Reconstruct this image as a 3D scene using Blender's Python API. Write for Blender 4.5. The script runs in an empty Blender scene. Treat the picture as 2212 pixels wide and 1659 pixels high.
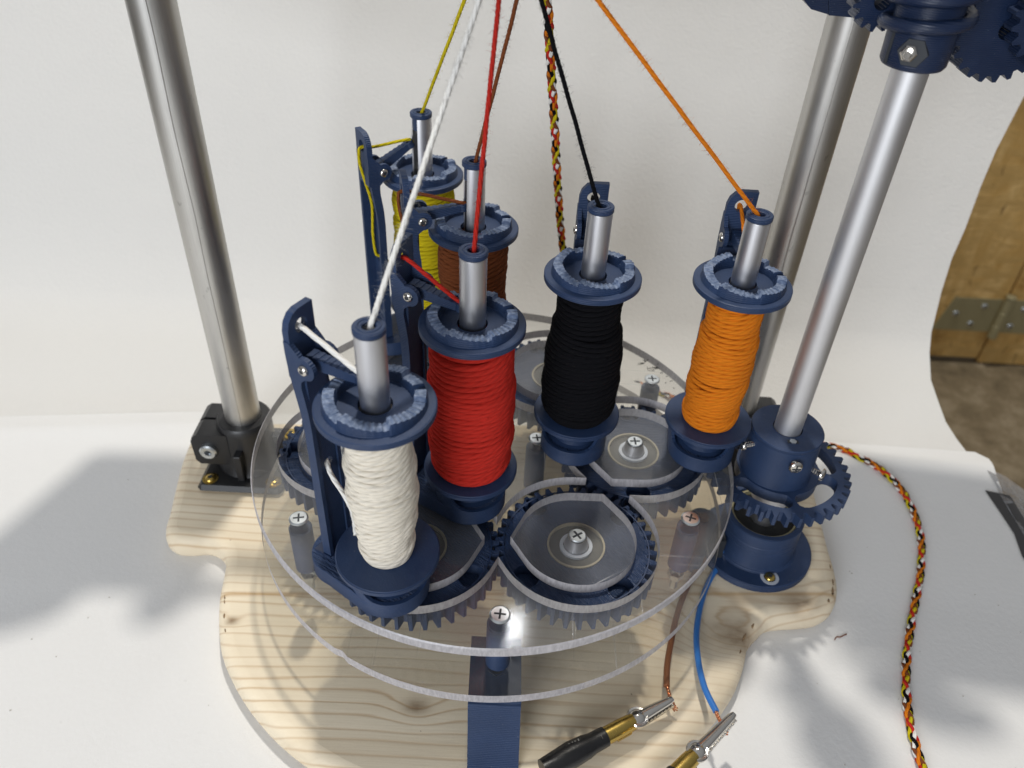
import bpy, math, random
from math import sin, cos, pi, radians, atan2, hypot, sqrt
from mathutils import Vector, Matrix, noise
from mathutils.geometry import tessellate_polygon
random.seed(7)
S = 0.001                      # everything is written in millimetres
sc = bpy.context.scene
COL = sc.collection

# ------------------------------------------------------------------ camera
FPX = 1743.5
R = ((0.9985959662243954, 0.05297259895800813, 0.0),
     (0.03319247891340066, -0.6257173747164122, 0.7793433301963802),
     (0.04128384168109137, -0.7782491058379927, -0.6265971382622295))
CP = (8.938795, -377.290974, 351.065558)
cd = bpy.data.cameras.new('camera'); cam = bpy.data.objects.new('camera', cd); COL.objects.link(cam)
cd.sensor_width = 36.0; cd.lens = FPX / 2212 * 36.0
cd.clip_start = 0.01; cd.clip_end = 50
cam.matrix_world = Matrix(((R[0][0], -R[0][1], -R[0][2], CP[0]*S), (R[1][0], -R[1][1], -R[1][2], CP[1]*S),
                           (R[2][0], -R[2][1], -R[2][2], CP[2]*S), (0, 0, 0, 1)))
cd.dof.use_dof = True; cd.dof.focus_distance = 0.43; cd.dof.aperture_fstop = 9.0
sc.camera = cam

# ------------------------------------------------------------------ world and lamps
w = bpy.data.worlds.new('World'); sc.world = w; w.use_nodes = True
nt = w.node_tree; nt.nodes.clear()
o = nt.nodes.new('ShaderNodeOutputWorld'); b = nt.nodes.new('ShaderNodeBackground')
tc = nt.nodes.new('ShaderNodeTexCoord'); sp = nt.nodes.new('ShaderNodeSeparateXYZ')
cr = nt.nodes.new('ShaderNodeValToRGB'); mr = nt.nodes.new('ShaderNodeMapRange')
mr.inputs[1].default_value = -1; mr.inputs[2].default_value = 1
e = cr.color_ramp.elements
e[0].position = 0.0; e[0].color = (.16, .15, .145, 1)
e[1].position = 1.0; e[1].color = (.92, .95, 1.0, 1)
for p_, c_ in ((.44, (.30, .29, .29, 1)), (.56, (.44, .44, .46, 1)), (.72, (.70, .72, .76, 1))):
    x = cr.color_ramp.elements.new(p_); x.color = c_
nt.links.new(tc.outputs['Generated'], sp.inputs[0]); nt.links.new(sp.outputs['Z'], mr.inputs[0])
nt.links.new(mr.outputs[0], cr.inputs[0]); nt.links.new(cr.outputs[0], b.inputs[0])
b.inputs[1].default_value = 0.32
nt.links.new(b.outputs[0], o.inputs[0])

def area(name, loc, target, size, power, color, shape='DISK'):
    ld = bpy.data.lights.new(name, 'AREA'); ld.shape = shape; ld.size = size; ld.energy = power; ld.color = color
    lo = bpy.data.objects.new(name, ld); COL.objects.link(lo); lo.location = loc
    lo.rotation_euler = (Vector(target) - Vector(loc)).to_track_quat('-Z', 'Y').to_euler()
area('ceiling_lamp', (0.0, 0.70, 2.30), (0, 0, 0), 0.13, 33, (1.0, .955, .88))
area('front_left_fill', (-.70, -1.8, .62), (0, .1, 0), 0.9, 27, (.90, .94, 1.0), 'SQUARE')  # soft cool fill added from the front left, source unseen
area('rear_ceiling_lamp', (0.03, 1.46, 2.30), (0, 0, 0), 0.14, 2.2, (.93, .95, 1.0))
sc.view_settings.view_transform = 'Standard'; sc.view_settings.look = 'None'
sc.view_settings.exposure = 0.12; sc.view_settings.gamma = 1.0
sc.cycles.transparent_max_bounces = 24; sc.cycles.max_bounces = 10

# ------------------------------------------------------------------ materials
class Mat:
    def __init__(s, name, base=(.5,.5,.5), rough=.5, metal=0.0, spec=.5, **kw):
        s.m = bpy.data.materials.new(name); s.m.use_nodes = True
        s.nt = s.m.node_tree; s.p = s.nt.nodes['Principled BSDF']
        s.p.inputs['Base Color'].default_value = (*base, 1); s.p.inputs['Roughness'].default_value = rough
        s.p.inputs['Metallic'].default_value = metal; s.p.inputs['Specular IOR Level'].default_value = spec
        s.out = s.nt.nodes['Material Output']
    def n(s, t, **kw):
        x = s.nt.nodes.new('ShaderNode' + t)
        for k, v in kw.items():
            if k in x.inputs.keys() if not hasattr(x, k) else False: x.inputs[k].default_value = v
            elif hasattr(x, k): setattr(x, k, v)
            else: x.inputs[k.replace('_', ' ')].default_value = v
        return x
    def l(s, a, b): s.nt.links.new(a, b)
    def coord(s, kind='Object', scale=(1,1,1), rot=(0,0,0)):
        t = s.n('TexCoord'); mp = s.n('Mapping'); mp.inputs['Scale'].default_value = scale; mp.inputs['Rotation'].default_value = rot
        s.l(t.outputs[kind], mp.inputs[0]); return mp.outputs[0]
    def noise(s, co, scale, detail=4, rough=.55, dist=0):
        x = s.n('TexNoise'); x.inputs['Scale'].default_value = scale; x.inputs['Detail'].default_value = detail
        x.inputs['Roughness'].default_value = rough; x.inputs['Distortion'].default_value = dist
        s.l(co, x.inputs['Vector']); return x.outputs['Fac']
    def ramp(s, fac, stops):
        x = s.n('ValToRGB'); el = x.color_ramp.elements
        el[0].position, el[0].color = stops[0][0], (*stops[0][1], 1); el[1].position, el[1].color = stops[-1][0], (*stops[-1][1], 1)
        for p, c in stops[1:-1]:
            q = el.new(p); q.color = (*c, 1)
        s.l(fac, x.inputs[0]); return x.outputs[0]
    def math(s, op, a, b=None, c=None):
        x = s.n('Math'); x.operation = op
        for i, v in enumerate((a, b, c)):
            if v is None: continue
            if isinstance(v, (int, float)): x.inputs[i].default_value = v
            else: s.l(v, x.inputs[i])
        return x.outputs[0]
    def mix(s, fac, a, b, blend='MIX'):
        x = s.n('MixRGB'); x.blend_type = blend
        for i, v in enumerate((fac, a, b)):
            if isinstance(v, (int, float)): x.inputs[i].default_value = v
            elif isinstance(v, tuple): x.inputs[i].default_value = (*v, 1)
            else: s.l(v, x.inputs[i])
        return x.outputs[0]
    def bump(s, h, dist, strength=1.0):
        x = s.n('Bump'); x.inputs['Distance'].default_value = dist; x.inputs['Strength'].default_value = strength
        s.l(h, x.inputs['Height']); s.l(x.outputs[0], s.p.inputs['Normal']); return x
    def base(s, c): s.l(c, s.p.inputs['Base Color'])
    def rough(s, c): s.l(c, s.p.inputs['Roughness'])

def printed_plastic(name, base, rough, pitch, strength, direction='Z', rot=(0,0,0)):
    m = Mat(name, base, rough, spec=.42)
    co = m.coord('Object', (1,1,1), rot)
    wv = m.n('TexWave'); wv.bands_direction = direction; wv.wave_type = 'BANDS'
    wv.inputs['Scale'].default_value = 2*pi/(20*pitch*S)*1.0 ; wv.inputs['Distortion'].default_value = 1.6
    wv.inputs['Detail'].default_value = 2; wv.inputs['Detail Scale'].default_value = .15
    m.l(co, wv.inputs['Vector'])
    nz = m.noise(m.coord(), 55, 3)
    wvf = wv.outputs['Fac']
    if direction == 'Y':
        stk = m.noise(m.coord('Object', (.03, 1, 1), rot), 900, 3, .7)
        wvf = m.math('ADD', m.math('MULTIPLY', wvf, .35), m.math('MULTIPLY', m.ramp(stk, [(.38, (0,0,0)), (.62, (1,1,1))]), 1.1))
    h = m.math('ADD', wvf, m.math('MULTIPLY', m.noise(m.coord(), 900, 3), .5))
    m.bump(h, strength*S)
    sp6 = m.ramp(m.noise(m.coord(), 520, 2), [(.71, (0,0,0)), (.77, (1,1,1))])
    wear = m.ramp(m.noise(m.coord(), 38, 4, .65), [(.50, (0,0,0)), (.75, (1,1,1))])
    c6 = m.mix(nz, tuple(c*.80 for c in base), tuple(min(1, c*1.25+.002) for c in base))
    c6 = m.mix(m.math('MULTIPLY', wear, .28), c6, tuple(min(1, c*1.7+.012) for c in base))
    m.base(m.mix(m.math('MULTIPLY', sp6, .35), c6, (.16, .18, .22)))
    m.rough(m.math('ADD', m.math('MULTIPLY', m.noise(m.coord(), 160, 3), .22), rough-.11))
    return m.m
BLUE = (.0160, .036, .092)
blue = printed_plastic('blue_printed_plastic_upright_layers', BLUE, .52, 1.0, .22)
blue_flat = printed_plastic('blue_printed_plastic_raster_face', (.022, .044, .105), .34, 1.7, .55, 'Y', (0, 0, .35))
blue_worm = printed_plastic('dark_blue_glossy_printed_plastic', (.008, .018, .050), .34, .9, .12)
scuff = Mat('scuffed_pale_blue_plastic', (.20, .25, .36), .62)
nn = scuff.noise(scuff.coord(), 450, 3); scuff.base(scuff.ramp(nn, [(.25, (.045, .075, .15)), (.5, (.12, .165, .265)), (.80, (.30, .35, .46))]))
scuff.bump(scuff.noise(scuff.coord(), 1100, 3), .3*S)
scuff = scuff.m
blackpl = Mat('black_moulded_plastic', (.012, .012, .013), .42); blackpl.bump(blackpl.noise(blackpl.coord(), 1500, 2), .05*S); blackpl = blackpl.m
rubber = Mat('black_rubber_sleeve', (.009, .009, .010), .36); rubber.bump(rubber.noise(rubber.coord(), 500, 3), .12*S); rubber = rubber.m
darkhole = Mat('dark_motor_interior', (.012, .012, .012), .7).m

def metal(name, base, rough, streak=0.0, axis=2, spots=True, mottle=.25, mscale=30):
    m = Mat(name, base, rough, 1.0)
    sc_ = [1, 1, 1]; sc_[axis] = .02
    st = m.noise(m.coord('Object', tuple(sc_)), 1500, 5, .6)
    bl = m.noise(m.coord('Object', (1, 1, .35)), mscale, 5, .62)
    c = m.mix(m.math('MULTIPLY', bl, 1.0), tuple(v*(1-mottle) for v in base), tuple(min(1, v*(1+mottle*.5)) for v in base))
    c = m.mix(m.math('MULTIPLY', st, streak), c, tuple(v*.55 for v in base))
    if spots:
        sp_ = m.ramp(m.noise(m.coord('Object', (1, 1, .6)), 170, 2, .5), [(.70, (0,0,0)), (.76, (1,1,1))])
        c = m.mix(m.math('MULTIPLY', sp_, .4), c, tuple(v*.35 for v in base))
    m.base(c); m.rough(m.math('ADD', m.math('MULTIPLY', bl, .25), rough-.1)); m.bump(st, .02*S)
    return m.m
pole_metal = metal('worn_steel_tube_metal', (.70, .685, .65), .36, .55, 2, True, .35, 26)
alu = metal('satin_aluminium', (.66, .66, .68), .42, .2, 2, False, .08)
alu_rod = metal('satin_aluminium_rod', (.76, .76, .77), .52, .15, 2, False, .08)
chrome = metal('bright_nickel', (.72, .69, .64), .13, .1, 2, False, .1)
zinc = metal('zinc_plated_steel', (.74, .78, .80), .30, .3, 0, False, .2, 120)
brassm = metal('brushed_brass', (.62, .44, .12), .24, .35, 0, False, .3, 60)
olive_metal = metal('yellow_passivated_steel', (.44, .40, .24), .42, .3, 0, False, .3, 20); olive_metal.node_tree.nodes['Principled BSDF'].inputs['Metallic'].default_value = .45
copper = metal('copper_wire', (.85, .38, .20), .22, .2, 0, False, .2)
slotblack = Mat('recess_black', (.022, .026, .032), .6).m
lightring = Mat('bearing_white_steel', (.62, .66, .72), .35, .3).m
goldring = Mat('bearing_bronze_ring', (.42, .37, .26), .4, .3).m
olive_clear = Mat('bearing_olive_grey', (.11, .105, .085), .35, .2).m  # greyish olive tone of the bearing disc itself

# clear acrylic: straight transmission through the faces, grey frosted cut edges
def acrylic(name, haze, tint):
    m = Mat(name); n = m.nt
    tr = m.n('BsdfTransparent'); tr.inputs[0].default_value = (*tint, 1)
    gl = m.n('BsdfGlossy'); gl.inputs['Roughness'].default_value = .11
    df = m.n('BsdfDiffuse'); df.inputs[0].default_value = (.75, .75, .76, 1)
    fr = m.n('Fresnel'); ge = m.n('NewGeometry')
    m.l(m.math('ADD', m.math('MULTIPLY', ge.outputs['Backfacing'], 1/1.49-1.49), 1.49), fr.inputs[0])   # same slab reflection from either side
    a = m.n('MixShader'); b_ = m.n('MixShader')
    # straight hairline scratches in several directions plus specks of dust
    sc1 = m.noise(m.coord('Object', (1, .018, 1), (0, 0, .5)), 420, 2, .5)
    sc2 = m.noise(m.coord('Object', (.02, 1, 1), (0, 0, .25)), 380, 2, .5)
    sc3 = m.noise(m.coord('Object', (1, .03, 1), (0, 0, -1.0)), 330, 2, .5)
    s1 = m.ramp(sc1, [(.69, (0,0,0)), (.78, (1,1,1))]); s2 = m.ramp(sc2, [(.70, (0,0,0)), (.79, (1,1,1))]); s3 = m.ramp(sc3, [(.71, (0,0,0)), (.80, (1,1,1))])
    patch = m.ramp(m.noise(m.coord(), 22, 3), [(.47, (0,0,0)), (.66, (1,1,1))])
    du = m.ramp(m.noise(m.coord(), 620, 1, .5), [(.80, (0,0,0)), (.84, (1,1,1))])
    tot = m.math('MULTIPLY', m.math('ADD', m.math('ADD', s1, s2), s3), m.math('ADD', m.math('MULTIPLY', patch, .55), .10))
    hz = m.math('ADD', m.math('ADD', m.math('MULTIPLY', tot, .8), m.math('MULTIPLY', du, .5)),
                m.math('MULTIPLY', m.noise(m.coord(), 14, 4), haze*2))
    hz = m.math('MINIMUM', hz, .75)
    m.l(hz, a.inputs[0]); m.l(tr.outputs[0], a.inputs[1]); m.l(df.outputs[0], a.inputs[2])
    bmp = m.n('Bump'); bmp.inputs['Distance'].default_value = .12*S; m.l(tot, bmp.inputs['Height']); m.l(bmp.outputs[0], gl.inputs['Normal'])
    m.l(fr.outputs[0], b_.inputs[0]); m.l(a.outputs[0], b_.inputs[1]); m.l(gl.outputs[0], b_.inputs[2])
    m.l(b_.outputs[0], m.out.inputs[0]); n.nodes.remove(m.p)
    return m.m
clear = acrylic('clear_scratched_acrylic', .050, (.935, .93, .91))
clear_isl = acrylic('hazy_scratched_acrylic', .055, (.955, .955, .95))
def rim_mat():
    m = Mat('sawn_acrylic_edge')
    df = m.n('BsdfDiffuse'); tr = m.n('BsdfTransparent'); tr.inputs[0].default_value = (.85, .83, .84, 1)
    st = m.noise(m.coord('Object', (1, 1, .25), (0, .5, 0)), 900, 3, .6)
    m.l(m.ramp(st, [(.3, (.33, .315, .325)), (.7, (.53, .51, .52))]), df.inputs[0])
    gl = m.n('BsdfGlossy'); gl.inputs['Roughness'].default_value = .35
    a = m.n('MixShader'); a.inputs[0].default_value = .14; m.l(df.outputs[0], a.inputs[1]); m.l(tr.outputs[0], a.inputs[2])
    b_ = m.n('MixShader'); b_.inputs[0].default_value = .08; m.l(a.outputs[0], b_.inputs[1]); m.l(gl.outputs[0], b_.inputs[2])
    m.l(b_.outputs[0], m.out.inputs[0]); m.nt.nodes.remove(m.p); return m.m
rim = rim_mat()

# pine: growth rings as thin lines along X, knots bend them
def pine():
    m = Mat('pine_board', (.7, .55, .35), .55, spec=.3)
    co = m.coord(); sx = m.n('SeparateXYZ'); m.l(co, sx.inputs[0])
    X, Y, Z = sx.outputs
    warp = m.noise(m.coord('Object', (1, 3, 1)), 3.2, 2, .5)
    v = m.math('ADD', m.math('ADD', Y, m.math('MULTIPLY', Z, .55)), m.math('MULTIPLY', m.math('SUBTRACT', warp, .5), .020))
    warp2 = m.noise(m.coord('Object', (.6, 9, 1)), 9, 3, .6); v = m.math('ADD', v, m.math('MULTIPLY', m.math('SUBTRACT', warp2, .5), .007))
    dark = None
    for kx, ky, r_, amp in ((.159, -.073, .026, .040), (-.036, -.1327, .011, .009), (.205, -.046, .018, .012), (-.158, -.083, .006, .004)):
        dx = m.math('MULTIPLY', m.math('SUBTRACT', X, kx), .72); dy = m.math('SUBTRACT', Y, ky)
        d2 = m.math('ADD', m.math('MULTIPLY', dx, dx), m.math('MULTIPLY', dy, dy))
        g = m.math('POWER', 2.71828, m.math('MULTIPLY', d2, -1.0/(r_*r_)))
        v = m.math('ADD', v, m.math('MULTIPLY', g, amp))
        core = m.math('POWER', 2.71828, m.math('MULTIPLY', d2, -1.0/((r_*.48)**2)))
        dark = core if dark is None else m.math('MAXIMUM', dark, core)
    ph = m.math('MULTIPLY', v, 2*pi/.0074)
    sn = m.math('ADD', m.math('MULTIPLY', m.math('SINE', ph), .5), .5)
    line = m.math('POWER', sn, 9.0)
    broad = m.noise(m.coord('Object', (.25, 6, 1)), 9, 3, .6)
    fine = m.noise(m.coord('Object', (.04, 1, 1)), 900, 3, .6)
    c = m.ramp(broad, [(.3, (.76, .65, .475)), (.7, (.87, .775, .60))])
    vary = m.ramp(m.noise(m.coord('Object', (.25, 3, 1)), 14, 3), [(.34, (.25,.25,.25)), (.60, (1,1,1))])
    c = m.mix(m.math('MULTIPLY', line, m.math('MULTIPLY', vary, .75)), c, (.54, .375, .215))
    c = m.mix(m.math('MULTIPLY', fine, .25), c, (.58, .44, .28))
    # one resinous seam where two staves are glued
    seam = m.math('SUBTRACT', m.math('ADD', Y, m.math('MULTIPLY', X, -.064)), -.0525)
    sd = m.math('POWER', 2.71828, m.math('MULTIPLY', m.math('MULTIPLY', seam, seam), -1/(.0016**2)))
    c = m.mix(m.math('MULTIPLY', sd, .7), c, (.50, .32, .15))
    c = m.mix(m.math('MULTIPLY', m.math('MULTIPLY', dark, m.math('ADD', m.noise(m.coord('Object', (.5, 1, 1)), 160, 3), .25)), .95), c, (.20, .12, .06))
    sp_ = m.ramp(m.noise(m.coord(), 330, 1), [(.80, (0,0,0)), (.84, (1,1,1))])
    c = m.mix(m.math('MULTIPLY', sp_, .6), c, (.20, .11, .06))
    m.base(c); m.bump(m.math('ADD', m.math('MULTIPLY', line, -.6), fine), .08*S)
    m.rough(m.math('ADD', m.math('MULTIPLY', fine, .2), .45)); return m.m
wood = pine()
def torn():
    m = Mat('torn_end_grain', (.3, .19, .1), .8)
    m.base(m.ramp(m.noise(m.coord(), 500, 4), [(.3, (.08, .045, .02)), (.7, (.42, .28, .15))])); m.bump(m.noise(m.coord(), 600, 3), .6*S); return m.m
torn = torn()

def paper(name, col, trans, bd=1.0):
    m = Mat(name)
    df = m.n('BsdfDiffuse'); tl = m.n('BsdfTranslucent')
    nz = m.noise(m.coord(), 300, 5, .62); big = m.noise(m.coord(), 7, 3)
    sp_ = m.ramp(m.noise(m.coord(), 130, 2), [(.74, (0,0,0)), (.80, (1,1,1))])
    c = m.mix(big, tuple(v*.97 for v in col), col)
    c = m.mix(m.math('MULTIPLY', nz, .06), c, (.5, .48, .45))
    c = m.mix(m.math('MULTIPLY', sp_, .12), c, (.45, .44, .40))
    m.l(c, df.inputs[0]); m.l(c, tl.inputs[0])
    bp = m.n('Bump'); bp.inputs['Distance'].default_value = bd*S; bp.inputs['Strength'].default_value = .9
    m.l(m.math('ADD', nz, m.math('MULTIPLY', big, 5.0)), bp.inputs['Height']); m.l(bp.outputs[0], df.inputs['Normal'])
    a = m.n('MixShader'); a.inputs[0].default_value = trans; m.l(df.outputs[0], a.inputs[1]); m.l(tl.outputs[0], a.inputs[2])
    m.l(a.outputs[0], m.out.inputs[0]); m.nt.nodes.remove(m.p); return m.m
paper_m = paper('white_background_paper', (.82, .815, .80), .10, .25)
back_m = paper('white_backdrop_paper', (.84, .83, .80), .20, .6)

def osb():
    m = Mat('oriented_strand_board', (.4, .26, .1), .6)
    f1 = m.noise(m.coord('Object', (1, 1, .25), (0, .6, 0)), 26, 4, .65, .6)
    f2 = m.noise(m.coord('Object', (.3, 1, 1), (0, .8, 0)), 48, 4, .7, .9)
    f3 = m.noise(m.coord('Object', (1, 1, .3), (0, -.4, 0)), 60, 3, .6, 1.2)
    c = m.ramp(f1, [(.3, (.38, .20, .05)), (.5, (.62, .38, .12)), (.68, (.80, .55, .23))])
    c = m.mix(m.ramp(f2, [(.42, (0,0,0)), (.62, (1,1,1))]), c, (.55, .35, .12))
    c = m.mix(m.math('MULTIPLY', m.ramp(f3, [(.64, (0,0,0)), (.70, (1,1,1))]), .75), c, (.13, .065, .02))
    m.base(c); m.bump(f2, 1.2*S); return m.m
osb_m = osb()
fl = Mat('dirty_workshop_floor', (.15, .12, .08), .75)
q1 = fl.noise(fl.coord(), 16, 6, .72); q2 = fl.ramp(fl.noise(fl.coord(), 130, 2), [(.70, (0,0,0)), (.78, (1,1,1))])
fl.base(fl.mix(fl.math('MULTIPLY', q2, .5), fl.ramp(q1, [(.28, (.10, .078, .045)), (.5, (.20, .157, .095)), (.72, (.33, .275, .19))]), (.42, .37, .28)))
floor_m = fl.m
tape_m = Mat('clear_wrinkled_tape', (.35, .36, .38), .12); tape_m.p.inputs['Alpha'].default_value = .55
tape_m.bump(tape_m.noise(tape_m.coord(), 120, 3), 2*S); tape_m = tape_m.m
darktape = Mat('dark_grey_tape', (.045, .045, .047), .55).m

def yarn(name, base, twist=1200.0, plies=3, dark=.45, bump=.34):
    m = Mat(name, base, .95, spec=.12)
    m.p.inputs['Sheen Weight'].default_value = .06; m.p.inputs['Sheen Tint'].default_value = (*[min(1, c*1.4+.05) for c in base], 1)
    uv = m.n('UVMap'); sx = m.n('SeparateXYZ'); m.l(uv.outputs[0], sx.inputs[0])
    ph = m.math('ADD', m.math('MULTIPLY', sx.outputs[0], twist), m.math('MULTIPLY', sx.outputs[1], 2*pi*plies))
    ply = m.math('ADD', m.math('MULTIPLY', m.math('SINE', ph), .5), .5)
    fi = m.noise(m.coord('Object'), 1900, 2, .6)
    h = m.math('ADD', m.math('MULTIPLY', m.math('POWER', ply, .5), 1.0), m.math('MULTIPLY', fi, .5))
    m.bump(h, bump*S)
    v = m.noise(m.coord(), 120, 3)
    c = m.mix(m.math('MULTIPLY', m.math('SUBTRACT', 1.0, m.math('POWER', ply, .35)), dark), base, tuple(c*.45 for c in base))
    c = m.mix(v, c, tuple(c_*.88 for c_ in base), 'MIX') if False else m.mix(m.math('MULTIPLY', v, .35), c, tuple(c_*.72 for c_ in base))
    m.base(c); return m.m
YC = dict(white=(.80, .735, .62), red=(.55, .030, .020), brown=(.205, .062, .022), yellow=(.62, .50, .012), black=(.0045, .0045, .006), orange=(.72, .205, .012))
YM = {k: yarn(k + '_yarn', v) for k, v in YC.items()}
YM['white'] = yarn('white_strand_yarn', (.86, .84, .79), 1200.0, 3, .22, .25)
YW = {k: yarn(k + '_wound_yarn', v, 900.0, 3, .38, .30) for k, v in YC.items()}
insul_blue = Mat('blue_wire_insulation', (.035, .17, .50), .32); insul_blue.bump(insul_blue.noise(insul_blue.coord(), 300, 2), .1*S); insul_blue = insul_blue.m
insul_brown = Mat('brown_wire_insulation', (.20, .075, .03), .38).m

# ------------------------------------------------------------------ mesh builder
class MB:
    def __init__(s): s.v = []; s.f = []; s.mi = []; s.uv = {}; s.X = Matrix.Identity(4)
    def add(s, vs, fs, mat=0, uvs=None):
        o = len(s.v)
        for p in vs: s.v.append(tuple(s.X @ Vector(p)))
        for i, f in enumerate(fs):
            s.f.append(tuple(o + k for k in f)); s.mi.append(mat)
            if uvs: s.uv[len(s.f)-1] = uvs[i]
    def box(s, x0, x1, y0, y1, z0, z1, mat=0, bev=0.0):
        if bev <= 0:
            s.add([(x0,y0,z0),(x1,y0,z0),(x1,y1,z0),(x0,y1,z0),(x0,y0,z1),(x1,y0,z1),(x1,y1,z1),(x0,y1,z1)],
                  [(3,2,1,0),(4,5,6,7),(0,1,5,4),(1,2,6,5),(2,3,7,6),(3,0,4,7)], mat)
        else:
            b_ = bev
            rect = lambda i: [(x0+i,y0+b_),(x0+b_,y0+i),(x1-b_,y0+i),(x1-i,y0+b_),(x1-i,y1-b_),(x1-b_,y1-i),(x0+b_,y1-i),(x0+i,y1-b_)]
            L = [(rect(b_*.9), z0), (rect(0), z0+b_), (rect(0), z1-b_), (rect(b_*.9), z1)]
            s.loft([[(x, y, z) for x, y in r_] for r_, z in L], mat, True, True)
    def loft(s, rings, mat=0, cap0=False, cap1=False, closed=True):
        n = len(rings[0]); vs = [p for r_ in rings for p in r_]; fs = []
        for i in range(len(rings)-1):
            for j in range(n if closed else n-1):
                k = (j+1) % n; fs.append((i*n+j, i*n+k, (i+1)*n+k, (i+1)*n+j))
        if cap0: fs.append(tuple(reversed(range(n))))
        if cap1: fs.append(tuple((len(rings)-1)*n + j for j in range(n)))
        s.add(vs, fs, mat)
    def lathe(s, prof, n=48, c=(0,0,0), mat=0, a0=0, a1=None, cap0=False, cap1=False, mats=None):
        full = a1 is None; a1 = a0 + 2*pi if full else a1; m = n if full else n+1
        rings = []
        for r_, z in prof: rings.append([(c[0]+r_*cos(a0+(a1-a0)*i/n), c[1]+r_*sin(a0+(a1-a0)*i/n), c[2]+z) for i in range(m)])
        if mats is None: s.loft(rings, mat, cap0, cap1, full)
        else:
            for i in range(len(rings)-1): s.loft(rings[i:i+2], mats[i], False, False, full)
            if cap0: s.add(rings[0], [tuple(reversed(range(m)))], mats[0])
            if cap1: s.add(rings[-1], [tuple(range(m))], mats[-1])
    def prism(s, outer, holes, z0, z1, mat_top=0, mat_side=0, mat_bot=None):
        mat_bot = mat_top if mat_bot is None else mat_bot
        polys = [outer] + list(holes)
        tri = tessellate_polygon([[Vector((x, y, 0)) for x, y in p] for p in polys])
        flat = [q for p in polys for q in p]
        def orient(t, up):
            a, b_, c = (flat[i] for i in t)
            cr_ = (b_[0]-a[0])*(c[1]-a[1]) - (b_[1]-a[1])*(c[0]-a[0])
            return t if (cr_ > 0) == up else tuple(reversed(t))
        if z1 is not None: s.add([(x, y, z1) for x, y in flat], [orient(t, True) for t in tri], mat_top)
        if z0 is not None and mat_bot != -1: s.add([(x, y, z0) for x, y in flat], [orient(t, False) for t in tri], mat_bot)
        for p in polys:
            ar = sum(p[i][0]*p[(i+1)%len(p)][1]-p[(i+1)%len(p)][0]*p[i][1] for i in range(len(p)))
            q = p if (ar > 0) == (p is outer) else list(reversed(p))
            s.loft([[(x, y, z0) for x, y in q], [(x, y, z1) for x, y in q]], mat_side)
    def tube(s, pts, r_, n=10, mat=0, cap=True, ply=0, twist=0.0, depth=.14, uv=False):
        P = [Vector(p) for p in pts]; rings = []; L = 0; Ls = []
        t0 = (P[1]-P[0]).normalized(); up = Vector((0,0,1)) if abs(t0.z) < .9 else Vector((1,0,0))
        nrm = t0.cross(up).normalized()
        for i, p in enumerate(P):
            t = (P[min(i+1, len(P)-1)] - P[max(i-1, 0)])
            if t.length < 1e-9: t = t0
            t.normalize(); nrm = (nrm - t*nrm.dot(t)).normalized(); bi = t.cross(nrm)
            if i: L += (p - P[i-1]).length
            Ls.append(L); rr = r_[i] if isinstance(r_, (list, tuple)) else r_
            ring = []
            for k in range(n):
                a = 2*pi*k/n; q = rr
                if ply: q = rr*(1 - depth + depth*1.6*abs(sin(ply*.5*(a - twist*L))))
                ring.append(tuple(p + (nrm*cos(a) + bi*sin(a))*q))
            rings.append(ring)
        m = len(rings); vs = [p for r2 in rings for p in r2]; fs = []; uvs = []
        for i in range(m-1):
            for j in range(n):
                k = (j+1) % n; fs.append((i*n+j, i*n+k, (i+1)*n+k, (i+1)*n+j))
                if uv: uvs.append(((Ls[i]*S, j/n), (Ls[i]*S, (j+1)/n), (Ls[i+1]*S, (j+1)/n), (Ls[i+1]*S, j/n)))
        s.add(vs, fs, mat, uvs if uv else None)
        if cap: s.add(rings[0], [tuple(reversed(range(n)))], mat); s.add(rings[-1], [tuple(range(n))], mat)

def smooth_path(pts, n=8, closed=False):
    P = [Vector(p) for p in pts]; out = []; N = len(P)
    for i in range(N if closed else N-1):
        if closed: a, b_, c, d = P[(i-1) % N], P[i], P[(i+1) % N], P[(i+2) % N]
        else: a, b_, c, d = P[max(i-1,0)], P[i], P[i+1], P[min(i+2,N-1)]
        for k in range(n):
            t = k/n
            out.append(.5*((2*b_) + (c-a)*t + (2*a-5*b_+4*c-d)*t*t + (3*b_-a-3*c+d)*t**3))
    if not closed: out.append(P[-1])
    return out

def obj(name, mb, mats, parent=None, loc=(0,0,0), rot=(0,0,0), ang=35, label=None, cat=None, group=None, kind=None):
    me = bpy.data.meshes.new(name)
    me.from_pydata([(x*S, y*S, z*S) for x, y, z in mb.v], [], mb.f)
    if not isinstance(mats, (list, tuple)): mats = [mats]
    for m in mats: me.materials.append(m)
    me.polygons.foreach_set('material_index', mb.mi)
    if mb.uv:
        ul = me.uv_layers.new(name='UVMap')
        for fi, q in mb.uv.items():
            for li, c in zip(me.polygons[fi].loop_indices, q): ul.data[li].uv = c
    me.polygons.foreach_set('use_smooth', [True]*len(mb.f))
    me.set_sharp_from_angle(angle=radians(ang)); me.update()
    ob = bpy.data.objects.new(name, me); COL.objects.link(ob)
    ob.location = Vector(loc)*S; ob.rotation_euler = rot
    if parent: ob.parent = parent
    tag(ob, label, cat, group, kind); return ob
def tag(ob, label=None, cat=None, group=None, kind=None):
    for k, v in (('label', label), ('category', cat), ('group', group), ('kind', kind)):
        if v: ob[k] = v
def thing(name, label, cat, loc=(0,0,0), rz=0, group=None, rot=None):
    e_ = bpy.data.objects.new(name, None); COL.objects.link(e_); e_.empty_display_size = .01
    e_.location = Vector(loc)*S; e_.rotation_euler = rot or (0, 0, rz); tag(e_, label, cat, group); return e_
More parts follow.
